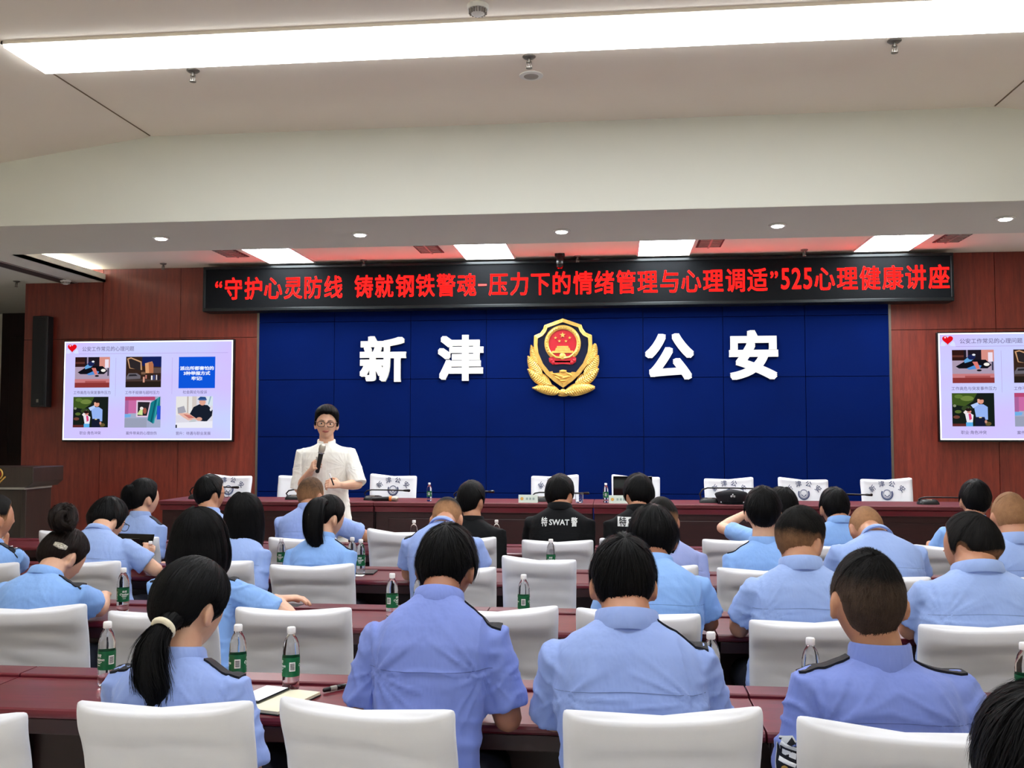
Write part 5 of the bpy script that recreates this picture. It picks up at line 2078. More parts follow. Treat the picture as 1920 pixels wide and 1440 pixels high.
    if fold:
        dsp = np.zeros(n_v, dtype=np.float32)
        zs0 = spine(.75).z
        zap = spine(.68).z
        for i in range(n_v):
            x, y, z = co[i]
            ax = abs(x - off(.8).x)
            arm = smooth01((ax - .13 * k) / .05)
            low = smooth01((zs0 - z) / .25)
            # diagonal folds run from the armpits to the waist; rings around the sleeve
            sg = 1 if x - off(.8).x > 0 else -1
            px_, pz_ = ax - .150 * k, z - zap
            r_ = math.hypot(px_, pz_)
            an = math.atan2(pz_, -px_)
            n1 = noise.noise((an * 2.6 + sd + 7 * sg, r_ * 3.0, sd * .7))
            arm_r = max(0, 1 - abs(n1) * 4.2) ** 1.4 * math.exp(-(r_ / .15) ** 1.5) * (1 if an < 1.9 else .3)
            n2 = noise.noise((x * 3.2 + sd, z * 15 + x * 5 * sg, sd))
            waist = max(0, 1 - abs(n2) * 4.0) ** 1.3 * low
            n3 = noise.noise((x * 9 + z * 7 * sg - sd, z * 13 - x * 9 * sg, y * 7 + sd))
            sl = max(0, 1 - abs(n3) * 3.6) ** 1.3 * arm
            n4 = noise.noise((x * 7 - sd, z * 3.5 + sd, y * 3))
            dsp[i] = .0042 * arm_r + .0034 * waist + .0036 * sl + .0040 * n4 * (.35 + .4 * low) - .0006
        co += no * (dsp * fold)[:, None]
        me.vertices.foreach_set('co', co.ravel())
    me.materials.append(SHIRT[shirt])
    so = put('shirt', me, root, smooth=True)
    me.update()
    tree = BVHTree.FromPolygons([Vector(c) for c in co], [tuple(p.vertices) for p in me.polygons])
    info['tree'] = tree
    info['shirt'] = so
    info['spine'], info['sdir'], info['off'], info['k'] = spine, sdir, off, k
    smat = SHIRT[shirt]

    # ---- yoke seam across the back
    if seam:
        pts = []
        for j in range(33):
            q = -1 + 2 * j / 32
            s = .70 + .03 * (1 - q * q) * (1 if not isinstance(seam, float) else seam) - .0 * abs(q)
            c = spine(s) + off(s)
            o_ = c + Vector((q * .178 * k, 0, 0)) - Vector((0, .5, 0))
            hit = tree.ray_cast(o_, Vector((0, 1, 0)))
            if hit[0] is not None:
                pts.append(hit[0] + Vector((0, -.0002, 0)))
        if len(pts) > 4:
            mb = MB().tube(pts, seamr, 6, flat=.6)
            mb.build('yoke_seam', SEAM[shirt], so, smooth=True)
    # ---- collar
    if collar:
        mb = MB()
        nn = 34
        ax = (hc - nb)
        ax = (Vector((0, ax.y * .35, ax.z)).normalized() + sdir(1.0) * .3).normalized()
        fx = Vector((1, 0, 0))
        fy = ax.cross(fx)
        cn = nb - ax * (.006 + .35 * max(0, .06 - nu))
        prof = ((.0, -.024), (.0, .026), (.003, .030), (.006, .026), (.0125, -.022), (.010, -.030))
        rs = []
        chf = ch if ch else max(.5, min(1.0, nu / .085))
        r0 = r_n * (1.17 if nu > .05 else 1.12)
        for j in range(nn):
            a = R(90) + 2 * math.pi * j / nn
            fr = max(0, math.sin(a))            # front of the neck
            hgt = (1 - .55 * fr) * chf
            ring = []
            for dr, dz in prof:
                rr_ = r0 + dr * (1 + .3 * fr)
                ring.append(cn + fx * math.cos(a) * rr_ * 1.03 + fy * math.sin(a) * rr_ * 1.06 + ax * (dz * hgt - .012 * fr))
            rs.append(ring)
        rs.append(rs[0])
        mb.rings(rs, False, False)
        mb.build('collar', smat, so, smooth=True, fix=True, angle=60)
    # ---- shoulder boards
    for sx in epaulets:
        top, bot = [], []
        n_ = 9
        for j in range(n_):
            q = j / (n_ - 1)
            x = sx * (.078 + q * (.195 * k - .078)) + off(1).x
            c = spine(.90 + ds * .6 - .12 * q)
            for wv, lst in ((-.024, top), (.024, bot)):
                o_ = Vector((x, c.y + wv + .004, c.z + .3))
                hit = tree.ray_cast(o_, Vector((0, 0, -1)))
                p = hit[0] if hit[0] is not None else Vector((x, c.y + wv, c.z))
                lst.append(p)
        mb = MB()
        rs = []
        for a, b in zip(top, bot):
            m_ = max(a.z, b.z) * .5 + (a.z + b.z) * .25
            up_ = Vector((0, 0, .0026))
            rs.append([a + up_ * 0, a + up_ * 2.4, a.lerp(b, .5) + up_ * 2.6, b + up_ * 2.4, b + up_ * 0])
        mb.rings(rs)
        eo = mb.build('epaulet', M_EPAULET, so, fix=True)
        info.setdefault('epaulets', {})[sx] = (top, bot, eo)
    # ---- legs
    if legs:
        mb = MB()
        tm = M_WTROUSER if stand else M_TROUSER
        hz = spine(0)
        if stand:
            mb.rings([[hz + Vector((math.cos(a) * hw, math.sin(a) * hd, z)) for a in (2 * math.pi * j / 24 for j in range(24))] for z, hw, hd in ((-.16, .175, .12), (-.05, .17, .118), (.06, .155, .105))])
            for sx in (-1, 1):
                mb.tube([(sx * .085, 0, .86), (sx * .10, .0, .5), (sx * .105, -.01, .07)], [.092, .075, .062], 16, round_end=False)
        else:
            mb.rings([[hz + Vector((math.cos(a) * hw * k, .02 + math.sin(a) * hd, z)) for a in (2 * math.pi * j / 24 for j in range(24))] for z, hw, hd in ((-.018, .160, .11), (.03, .175, .128), (.09, .162, .12))])
            for sx in (-1, 1):
                mb.tube([(sx * .09, .02, zseat + .060), (sx * .115, .22, zseat + .050), (sx * .12, .40, zseat + .03), (sx * .12, .42, zseat - .05), (sx * .12, .39, .28), (sx * .12, .36, .08)], [.080, .076, .066, .060, .056, .05], 14, round_end=False)
        mb.build('trousers', tm, root, smooth=True, fix=True)
        for sx in (-1, 1):
            x0, y0 = (sx * .105, 0.0) if stand else (sx * .12, .365)
            mb = MB()
            rs = []
            for yy, wv, hh in ((-.09, .030, .05), (-.06, .038, .085), (.0, .040, .085), (.06, .042, .06), (.12, .044, .045), (.165, .034, .032), (.18, .012, .02)):
                rs.append([(x0 + wv * math.copysign(abs(math.cos(a)) ** .8, math.cos(a)), y0 + yy, max(.002, hh / 2 + hh / 2 * math.sin(a))) for a in (2 * math.pi * j / 16 for j in range(16))])
            mb.rings(rs)
            mb.build('shoe', M_SHOE, root, smooth=True, fix=True)
    PEOPLE[key] = info
    return info


SEAM = {n_: mat('seam_' + n_, tuple(x * .55 for x in c[:3]) + (1,), .9) for n_, c in
        (('lilac', rgb(132, 154, 210)), ('violet', rgb(108, 126, 196)), ('sky', rgb(120, 158, 216)), ('pale', rgb(140, 164, 214)), ('steel', rgb(136, 148, 196)), ('black', rgb(14, 15, 18)), ('white', rgb(225, 224, 216)))}


# ---- haircuts
def cut_short(I, seed, m='black', t=.013, strands=0, hl=None, top=.006, **kw):
    th = lambda d, q: t * (.75 + .25 * smooth01((d.z + .3) / .6)) + top * smooth01((d.z - .2) / .6)
    h = Hair(hl or HL_MAN, th, I['H'], seed, clump=.0022, density=lambda d, q: 1.0 - .55 * smooth01((q - .9) / .1), **kw).cap()
    if strands:
        h.strands(strands, lift=.008, width=.002)
    return h.build(HAIR[m], I['root'])


def cut_thick(I, seed, m='black', t=.019, strands=0, hl=None, over=.08):
    th = lambda d, q: t * (.55 + .45 * smooth01((d.z + .5) / .5)) + .004 * smooth01((d.z - .3) / .6)
    h = Hair(hl or HL_THICK, th, I['H'], seed, clump=.003, blunt=1.0).cap()
    if strands:
        h.strands(strands, lift=.008, width=.0022, over=over, length=.4)
    return h.build(HAIR[m], I['root'])


def cut_fade(I, seed, m='crop', t=.011, lo=.10, hi=.5, base=.18, strands=0, topden=1.0, side=None):
    def den(d, q):
        s = smooth01((d.z - lo + .10 * d.y) / max(.05, hi - lo))
        e = base + (topden - base) * s
        return e * (1 - .9 * smooth01((q - .78) / .22))
    th = lambda d, q: .0018 + t * smooth01((d.z - lo) / max(.05, hi - lo))
    h = Hair(HL_MAN, th, I['H'], seed, density=den, clump=.0012).cap(96, 34)
    if strands:
        h.strands(strands, lift=.004, t0=0, length=.25)
    return h.build(HAIR[m], I['root'])


HL_NAPE = [(0, -.86), (26, -.84), (44, -.66)] + HL_MAN[3:]


def cut_buzz(I, seed, m='crew', t=.0045, d0=.44, d1=.80):
    def den(d, q):
        return (d0 + (d1 - d0) * smooth01((d.z - .1) / .6)) * (1 - .85 * smooth01((q - .84) / .16))
    return Hair(HL_NAPE, lambda d, q: t, I['H'], seed, density=den, clump=.0012).cap(96, 34).strands(2600, width=.0011, lift=.005, length=.07, t0=.0, over=0).build(HAIR[m], I['root'])


def glasses(I, m=None, thick=.0018):
    H = I['H']
    mb = MB()
    for sx in (-1, 1):
        mb.tube([H @ Vector((sx * .083, -.012, .010)), H @ Vector((sx * .082, .03, .014)), H @ Vector((sx * .068, .098, .012))], thick, 6)
        c = Vector((sx * .034, .104, .004))
        ring = []
        for k in range(21):
            a = 2 * math.pi * k / 20
            e = .7
            ring.append(H @ (c + Vector((math.copysign(abs(math.cos(a)) ** e, math.cos(a)) * .027, -abs(math.cos(a)) * .002, math.copysign(abs(math.sin(a)) ** e, math.sin(a)) * .019 - .003))))
        mb.tube(ring, thick, 6, cap=False)
    mb.tube([H @ Vector((-.008, .108, .007)), H @ Vector((0, .112, .010)), H @ Vector((.008, .108, .007))], .0016, 6)
    mb.build('eyeglasses', m or M_BLACKG, I['root'], smooth=True)


def bob(I, seed, length=.12, azmax=128, t=.020, m='black', flare=.012, tuck=.25, strands=0, ln_fn=None):
    """hair hanging from the crown to a level edge"""
    H = I['H']
    hs = H.to_scale().x
    h = Hair(HL_WOMAN, lambda d, q: t, H, seed, clump=.003, blunt=1.0)
    tab = [(0, -.10), (60, -.06), (90, .0), (115, .06), (180, .1)]
    ax = I['hc']

    def pf(u, v):
        az = R(azmax) * (2 * u - 1)
        e = hairline_dir(tab, az)
        if v < .45:
            q = v / .45
            dr = slerp(h.pole, e, q)
            n = Vector((dr.x / .0765, dr.y / .098, dr.z / .116)).normalized()
            p = head_surface(dr) + n * (t * (.5 + .5 * q) + .003 * noise.noise((az * 6 + seed, q * 2, seed)))
            return H @ p
        q = (v - .45) / .55
        n = Vector((e.x / .0765, e.y / .098, 0)).normalized()
        p = H @ (head_surface(e) + n * (t + .003 * noise.noise((az * 6 + seed, 2, seed))))
        L = (ln_fn(az) if ln_fn else length) * hs
        d = p - ax
        out = Vector((d.x, d.y, 0))
        ol = out.length
        out = out.normalized()
        f = flare * math.sin(math.pi * min(1, q * 1.1)) - tuck * ol * smooth01((q - .72) / .28) * .35
        f += .004 * noise.noise((az * 9 + seed, q * 2, seed + 4)) * q
        return p + Vector((0, 0, -L * q)) + out * f
    h.sheet(pf, 72, 30)

    def inner(u, v):
        p = pf(u, .97)
        c = ax + Vector((0, -.01, p.z - ax.z + .02))
        return p.lerp(c, v * .75)
    h.sheet(inner, 72, 4)
    rnd = random.Random(seed)
    for _ in range(strands):
        u = rnd.random()
        v0 = rnd.uniform(.05, .6)
        v1 = min(1, v0 + rnd.uniform(.25, .45))
        prev = None
        uu = rnd.random()
        for j in range(6):
            q = j / 5
            p = pf(u, v0 + (v1 - v0) * q)
            o = (p - ax)
            o.z *= .3
            p = p + o.normalized() * (.0012 + .003 * q * rnd.random())
            tg = Vector((-o.y, o.x, 0)).normalized() * .002 * (1 - q * .8)
            x1 = len(h.v)
            h.v += [tuple(p - tg), tuple(p + tg)]
            h.uv += [(uu, q), (uu + .01, q)]
            h.d += [1.0, 1.0]
            if prev is not None:
                h.f.append((prev, prev + 1, x1 + 1, x1))
            prev = x1
    return h.build(HAIR[m], I['root'])


def loc_pts(I, pts):
    return [I['local'](aty(*p)) for p in pts]


def on_back(I, me_fn_list, name, m, off_=.002):
    """lay a flat print on the back of the shirt"""
    mb = MB()
    for me, fn in me_fn_list:
        def f2(p):
            q = fn(p)
            hit = I['tree'].ray_cast(Vector((q.x, q.y - .6, q.z)), Vector((0, 1, 0)))
            y = hit[0].y if hit[0] is not None else q.y
            return Vector((q.x, y - off_, q.z))
        mb.add_mesh(me, f2)
    return mb.build(name, m, I['shirt'])


def fine(me, cuts=2):
    bm = bmesh.new()
    bm.from_mesh(me)
    bmesh.ops.triangulate(bm, faces=bm.faces)
    for _ in range(cuts):
        bmesh.ops.subdivide_edges(bm, edges=[e for e in bm.edges if e.calc_length() > .12], cuts=1)
        bmesh.ops.triangulate(bm, faces=[f for f in bm.faces if len(f.verts) > 3])
    bm.to_mesh(me)
    bm.free()
    return me


# ================================================================== nearest row
I = person('A', 'woman in a light blue uniform shirt with a low ponytail tied in cream', 1, (357, 1052), 345, nu=0.117, lean=8, hy=-24, hp=12, sw=.425, hs=1.04,
           shirt='lilac', skin='fair', neck=.9, voxel=.007, epaulets=(-1, 1), arms=('desk', 'lap'), girth=.95, fold=1.5, pole_out=.5)
h = Hair(HL_WOMAN, lambda d, q: .017 + .004 * smooth01((d.z) / .5), I['H'], 3, clump=.002, whorl=(.1, .35, .93)).cap(96, 34)
h.strands(1300, width=.0016, lift=.002, length=.5)
Yh = I['root'].location.y + I['hc'].y
tp = loc_pts(I, [(322, 1160, Yh - .10), (306, 1178, Yh - .135), (285, 1215, Yh - .165), (282, 1262, Yh - .185), (290, 1300, Yh - .19), (284, 1332, Yh - .19)])
h.lock(tp, [.034, .026, .038, .042, .036, .008], n=12, flat=.7, seed=2, ribbons=520, wild=.5)
h.build(HAIR['black'], I['root'])
tt = (tp[1] - tp[0]).normalized()
u_ = tt.orthogonal().normalized()
w_ = tt.cross(u_)
MB().tube([tp[1] + (u_ * math.cos(a) + w_ * math.sin(a)) * .027 for a in (R(18 * k) for k in range(21))], .0085, 10, cap=False).build('hair_tie', M_HAIRTIE, I['root'], smooth=True)

I = person('B', 'slim man with thick black hair in a violet-blue shirt, nearest row', 1, (838, 986), 812, dy=.03, nu=0.070, lean=17, hy=-12, hp=14, sw=.425, hs=.97, pole_out=.2,
           shirt='violet', skin='brown', neck=.92, voxel=.007, epaulets=(1,), arms=('wide', 'wide'), girth=.93, seam=.3, sleeve=.86, fold=1.8, zseat=.536)
cut_thick(I, 5, strands=1500, t=.012, hl=HL_BOWL)

I = person('C', 'broad man in a light blue shirt with short black hair, nearest row', 1, (1168, 1010), 1192, nu=0.080, lean=11, hy=0, hp=8, sw=.485, hs=1.0,
           shirt='lilac', skin='tan', neck=1.12, voxel=.007, epaulets=(1,), arms=('wide', 'wide'), girth=1.08, sleeve=.95, fold=1.6, zseat=.536)
cut_short(I, 8, strands=1300, t=.014)

I = person('D', 'crew-cut officer in a violet-blue shirt with black shoulder boards and a sleeve badge', 1, (1625, 1027), 1690, dy=.04, nu=.135, sh=.85, lean=2, hy=6, hp=2, hr=2, sw=.475, hs=1.09,
           shirt='violet', skin='tan', neck=1.0, voxel=.007, epaulets=(-1, 1), arms=('lap', 'lap'), sleeve=.95, fold=2.2, ch=1.5, zseat=.536, pole_out=.85)
cut_buzz(I, 4)
# sleeve badge
Sx, Ex = I['S'][-1], I['E'][-1]
ad = (Ex - Sx).normalized()
nrm = Vector((-.62, -.78, 0))
nrm = (nrm - ad * nrm.dot(ad)).normalized()
uu_ = ad.cross(nrm).normalized()
c0 = Sx.lerp(Ex, .60)


def badge(poly, lift):
    pts = []
    n_ = len(poly)
    mbx = MB()
    ctr = Vector((sum(p[0] for p in poly) / n_, sum(p[1] for p in poly) / n_, 0))
    rings_ = []
    for q in (1.0, .66, .33):
        ring = []
        for j in range(n_ * 3):
            a, b = poly[j // 3], poly[(j // 3 + 1) % n_]
            f = (j % 3) / 3
            x, y = a[0] + (b[0] - a[0]) * f, a[1] + (b[1] - a[1]) * f
            x, y = ctr.x + (x - ctr.x) * q, ctr.y + (y - ctr.y) * q
            o_ = c0 + uu_ * x - ad * y + nrm * .2
            hit = I['tree'].ray_cast(o_, -nrm)
            p = hit[0] if hit[0] is not None else o_ - nrm * .13
            ring.append(p + nrm * lift)
        rings_.append(ring)
    mbx.rings(rings_, False, True)
    return mbx


sh = [(0, .052), (.040, .034), (.036, -.01), (.020, -.042), (0, -.055), (-.020, -.042), (-.036, -.01), (-.040, .034)]
bo = badge([(x * 1.1, y * 1.08) for x, y in sh], .0022).build('sleeve_badge', M_REFLECT, I['shirt'], smooth=True)
badge(sh, .0032).build('badge_field', M_EPAULET, bo, smooth=True)
badge([(-.026, .024), (.026, .024), (.026, .034), (-.026, .034)], .0042).build('badge_lettering', M_REFLECT, bo)
mbx = badge([(-.020, .004), (.020, .004), (.018, .018), (-.018, .018)], .0042)
mbx.add_mesh(badge([(-.024, -.014), (.024, -.014), (.026, -.004), (-.026, -.004)], .0042).mesh('t'))
mbx.build('badge_bands', M_WHITEINK, bo)
badge([(.012 * math.cos(a), -.030 + .012 * math.sin(a)) for a in (R(36 * k) for k in range(10))], .0044).build('badge_disc', M_GOLDD, bo)

I = person('E', 'person of whom only the black-haired head shows in the lower right corner', 1, (1958, 1300), 1985, nu=0.080, lean=22, hy=10, hp=16, sw=.45, hs=1.06, yroot=1.34,
           shirt='lilac', skin='tan', voxel=.009, arms=('lap', 'lap'))
cut_thick(I, 9, strands=1500, t=.017)
pE = I['root'].location
make_chair((pE.x, pE.y - .2, 0), R(-6), 'white covered chair beneath the head in the lower right corner', CG[1], 11)

# ================================================================== second row
I = person('G', 'woman with a hair bun and a beaded clip, bending over the second row desk', 2, (118, 990), 92, nu=0.060, lean=18, hy=-22, hp=34, sw=.445, hs=1.03,
           shirt='sky', skin='fair', neck=.95, epaulets=(1,), arms=('desk', 'desk'), voxel=.008, fold=1.4)
h = Hair(HL_WOMAN, lambda d, q: .014, I['H'], 13, clump=.002, whorl=(0, -.1, 1)).cap(90, 30)
h.strands(700, lift=.003, length=.5)
Hm = I['H']
top = Hm @ Vector((0, -.035, .118))
Yh = I['root'].location.y + I['hc'].y
bn = loc_pts(I, [(118, 992, Yh - .03), (104, 985, Yh - .06), (101, 965, Yh - .05), (113, 953, Yh - .0), (130, 955, Yh + .01), (134, 972, Yh - .02), (128, 988, Yh - .06), (112, 982, Yh - .07), (112, 966, Yh - .06), (124, 962, Yh - .04)])
h.lock(bn, [.020, .024, .022, .022, .024, .026, .024, .022, .020, .012], n=8, seed=21, ribbons=150, wild=.3)
h.build(HAIR['brown'], I['root'])
cp_ = loc_pts(I, [(92, 1002, Yh - .15), (108, 1004, Yh - .155), (128, 1010, Yh - .14)])
# beaded clip follows the back of the head
mb = MB()
for j in range(15):
    q = j / 14
    p = cp_[0].lerp(cp_[1], q * 2) if q < .5 else cp_[1].lerp(cp_[2], q * 2 - 1)
    Hi = Hm.inverted() @ p
    dn = Vector((Hi.x / .0765, Hi.y / .098, Hi.z / .116)).normalized()
    ps = head_surface(dn.normalized())
    for row_ in (-1, 0, 1):
        mb.ellipsoid(Hm @ (ps + dn * .017 + Vector((0, 0, row_ * .008 * (1 - abs(q - .5))))), (.0058, .0058, .0058), None, 7, 5)
mb.build('hair_clip', M_CLIP, I['root'], smooth=True)

I = person('H', 'woman with a black bob and shoulder boards resting one arm along the second row desk', 2, (376, 949), 384, nu=0.120, lean=12, hy=-20, hp=6, sw=.43, hs=1.06,
           shirt='sky', skin='fair', neck=.88, epaulets=(-1, 1), voxel=.006,
           arms=('desk', dict(W=aty(516, 1124, 4.14), dir=(1, .30, .06), pole=(1, -.4, -.5), curl=.42, back=(-.05, 0, 1), thumb=(-.2, 1, 0))), fold=1.4, dy=.03)
bob(I, 31, length=.165, t=.024, flare=.014, strands=700)

I = person('I', 'man with thick black hair and a whorl leaning forward in a sky blue shirt', 2, (1224, 952), 1232, nu=0.085, lean=22, hy=6, hp=26, sw=.475, hs=1.07,
           shirt='sky', skin='brown', neck=.98, arms=('wide', 'wide'), voxel=.008, sleeve=.8, fold=1.4, zseat=.536)
cut_thick(I, 15, strands=1100, t=.020)

I = person('J', 'man with shaved sides and long black hair on top, turned to the right', 2, (1500, 953), 1478, nu=0.080, lean=8, hy=-42, hp=6, sw=.47, hs=1.05,
           shirt='pale', skin='tan', neck=1.1, arms=('wide', 'wide'), voxel=.008, seam=True, fold=1.4)
cut_fade(I, 17, t=.016, lo=-.38, hi=.62, base=.16, strands=900, topden=.95)

I = person('K', 'heavy man with short black hair looking to the left in the second row', 2, (1820, 963), 1815, nu=0.070, lean=10, hy=36, hp=4, sw=.535, hs=1.09,
           shirt='pale', skin='tan', neck=1.25, arms=('wide', 'wide'), voxel=.008, girth=1.12, fold=1.4, dy=0.0)
cut_fade(I, 18, t=.013, lo=-.30, hi=.05, base=.25, strands=500)

# ================================================================== third row
I = person('L', 'man at the left edge holding his chin, with a starred black shoulder board', 3, (-10, 929), -22, nu=0.130, lean=6, hy=-30, hp=4, sw=.46, hs=1.05,
           shirt='sky', skin='tan', epaulets=(1,), voxel=.009,
           arms=('desk', dict(W=aty(6, 1032, 5.34), E=aty(34, 1060, 5.17), dir=(.1, .2, 1), pole=(.8, .1, -1), curl=.9, back=(.9, .4, 0), thumb=(-.5, -.4, .3))))
cut_fade(I, 41, t=.012, lo=-.05, hi=.35, base=.2, strands=200)
top_, bot_, eo = I['epaulets'][1]
mb = MB()
for q in (.62, .78):
    j = int(q * 8)
    c = top_[j].lerp(bot_[j], .5) + Vector((0, 0, .014))
    mb.ellipsoid(c, (.012, .012, .005), None, 8, 5)
mb.build('silver_star', M_WATCH, eo, smooth=True)

I = person('M', 'man in glasses bending over a tablet in the third row at left', 3, (201, 934), 214, nu=0.045, lean=17, hy=-24, hp=26, sw=.455, hs=1.06,
           shirt='pale', skin='fair', voxel=.008,
           arms=('desk', dict(W=aty(270, 1057, 5.40), E=aty(292, 1068, 5.15), dir=(.1, .35, .85), pole=(1, -.3, -.4), curl=.8, back=(.6, -.8, 0), thumb=(-1, 0, 0))))
cut_thick(I, 42, t=.016, hl=HL_MAN, strands=400)
glasses(I)

I = person('N', 'woman with long straight black hair in the third row', 3, (458, 921), 446, nu=0.120, lean=9, hy=-8, hp=4, sw=.375, hs=1.02,
           shirt='pale', skin='fair', neck=.88, voxel=.009, arms=('desk', 'lap'))
bob(I, 44, length=.185, t=.020, flare=.006, strands=400, tuck=.1)

I = person('O', 'woman with a high ponytail turned to the right in the third row', 3, (614, 929), 601, nu=0.100, lean=12, hy=-36, hp=16, sw=0.410, hs=1.0,
           shirt='sky', skin='fair', neck=.88, voxel=.008, epaulets=(1,), arms=('lap', 'lap'))
h = Hair(HL_WOMAN, lambda d, q: .013, I['H'], 51, clump=.002, whorl=(0, -.3, .95)).cap(80, 28)
h.strands(500, lift=.002, length=.5)
Yh = I['root'].location.y + I['hc'].y
h.lock(loc_pts(I, [(606, 942, Yh - .05), (596, 944, Yh - .11), (588, 962, Yh - .16), (587, 995, Yh - .18), (594, 1022, Yh - .17), (602, 1038, Yh - .16)]),
       [.030, .040, .052, .050, .036, .012], n=12, flat=.75, seed=6, ribbons=420, wild=.3)
h.build(HAIR['black'], I['root'])

I = person('P', 'man with light cropped hair bending his head down in the third row', 3, (838, 931), 838, nu=0.025, lean=18, hy=3, hp=34, sw=.475, hs=1.02,
           shirt='lilac', skin='tan', neck=1.05, voxel=.009, epaulets=(-1,), arms=('wide', 'wide'))
cut_fade(I, 52, t=.008, lo=.05, hi=.7, base=.12, topden=.85)

I = person('Q', 'man with a faded crop mostly hidden behind the man with thick hair', 3, (1240, 932), 1260, nu=0.090, lean=10, hy=10, hp=6, sw=0.450, hs=1.04,
           shirt='steel', skin='tan', voxel=.009, arms=('desk', 'lap'))
cut_fade(I, 53, t=.008, lo=-.05, hi=.5, base=.22, topden=.9)

I = person('R', 'black-haired man with one dark epaulet in front of the raised arm', 3, (1430, 916), 1430, nu=0.140, lean=9, hy=-4, hp=4, sw=0.445, hs=1.04,
           shirt='sky', skin='fair', voxel=.009, epaulets=(-1,), arms=('lap', 'wide'))
cut_short(I, 54, t=.016, strands=350)

I = person('S', 'bald man in a pale blue shirt bending forward in the third row', 3, (1624, 946), 1648, nu=0.020, lean=19, hy=4, hp=36, sw=.525, hs=1.06,
           shirt='pale', skin='tan', neck=1.1, voxel=.009, arms=('wide', 'wide'), girth=1.05)
cut_fade(I, 55, t=.002, lo=.0, hi=.8, base=.13, topden=.30)

I = person('T', 'shaven-headed man at the right edge in the third row', 3, (1893, 921), 1905, nu=0.098, lean=8, hy=-6, hp=4, sw=.49, hs=1.09,
           shirt='pale', skin='tan', neck=1.22, voxel=.009, arms=('wide', 'wide'))
cut_fade(I, 56, t=.002, lo=.1, hi=.8, base=.13, topden=.34)

# ================================================================== front row of the audience
I = person('U', 'woman with a short side tail in a pale shirt, front row at left', 4, (270, 899), 264, nu=0.110, lean=4, hy=-34, hp=-4, sw=0.400, hs=1.06,
           shirt='pale', skin='fair', neck=.9, voxel=.010, epaulets=(-1, 1), arms=('desk', 'lap'))
h = Hair(HL_WOMAN, lambda d, q: .018, I['H'], 61, clump=.002, whorl=(0, .1, 1)).cap(72, 26)
h.strands(250, lift=.002, length=.5)
Yh = I['root'].location.y + I['hc'].y
h.lock(loc_pts(I, [(256, 925, Yh - .06), (244, 920, Yh - .08), (239, 935, Yh - .09), (245, 955, Yh - .08)]), [.035, .045, .042, .020], n=10, seed=9, ribbons=160)
h.build(HAIR['black'], I['root'])

I = person('V', 'short-haired man in glasses looking right toward the lecturer, front row', 4, (394, 892), 396, nu=0.110, lean=8, hy=-32, hp=2, sw=.44, hs=1.06,
           shirt='pale', skin='tan', neck=1.08, voxel=.010, arms=('lap', 'desk'))
cut_short(I, 62, t=.012, strands=200)
glasses(I)

I = person('W', 'man with thinning cropped hair and his right arm on the front desk', 4, (583, 894), 588, nu=0.080, lean=10, hy=-16, hp=2, sw=.50, hs=1.05,
           shirt='lilac', skin='tan', voxel=.009,
           arms=('desk', dict(W=aty(684, 1005, 6.72), dir=(-.6, .8, -.02), pole=(1, -.2, -.3), curl=.5)))
cut_fade(I, 63, t=.006, lo=-.2, hi=.5, base=.28, topden=.62)

I = person('X', 'black-haired man in a plain black jacket, front row', 4, (884, 904), 898, nu=0.120, lean=9, hy=-22, hp=0, sw=0.470, hs=1.03,
           shirt='black', skin='tan', voxel=.010, arms=('wide', 'lap'), sleeve=1.2, fold=1.0)
cut_short(I, 64, t=.015, strands=250)

I = person('Y', 'man in a black jacket with SWAT lettered in white across the back', 4, (1050, 892), 1052, nu=0.075, lean=10, hy=-26, hp=0, sw=.495, hs=1.07,
           shirt='black', skin='tan', neck=1.1, voxel=.010, arms=('wide', 'lap'), sleeve=1.2, girth=1.08, fold=.6)
cut_short(I, 65, t=.014, strands=250)
wp0, wp1 = loc_pts(I, [(1016, 977, I['root'].location.y), (1083, 976, I['root'].location.y)])
s_ = (wp1.x - wp0.x)
z_ = wp0.z
prints = []
for txt, x0, x1, hgt in (('特', 0, .17, .044), ('SWAT', .22, .78, .036), ('警', .83, 1.0, .044)):
    me = fine(text_mesh(txt, 0, .02, 2), 1)
    xs_ = [v.co.x for v in me.vertices]
    a_, b_ = min(xs_), max(xs_)
    prints.append((me, lambda p, a_=a_, b_=b_, x0=x0, x1=x1, hgt=hgt: Vector((wp0.x + s_ * (x0 + (x1 - x0) * (p.x - a_) / (b_ - a_)), 0, z_ + (p.y - .37) * hgt / .75))))
on_back(I, prints, 'back_lettering', M_REFLECT, .005)

I = person('Z', 'man in a black jacket with a grey boxed emblem on the back, looking left', 4, (1197, 891), 1198, nu=0.090, lean=10, hy=28, hp=2, sw=.49, hs=1.06,
           shirt='black', skin='tan', neck=1.08, voxel=.010, arms=('lap', 'wide'), sleeve=1.2, girth=1.05, fold=.6)
cut_thick(I, 66, t=.017, hl=HL_MAN, strands=350)
wp0, wp1 = loc_pts(I, [(1158, 977, I['root'].location.y), (1232, 977, I['root'].location.y)])
bm_ = MB()
nxg = 16
for j in range(9):
    for i in range(nxg + 1):
        bm_.v.append((i / nxg, j / 8, 0))
for j in range(8):
    for i in range(nxg):
        k = j * (nxg + 1) + i
        bm_.face((k, k + 1, k + nxg + 2, k + nxg + 1))
box_me = bm_.mesh('box')
on_back(I, [(box_me, lambda p: Vector((wp0.x + (wp1.x - wp0.x) * p.x, 0, wp0.z - .029 + .058 * p.y)))], 'back_patch', M_REFLECT, .005)
prints = []
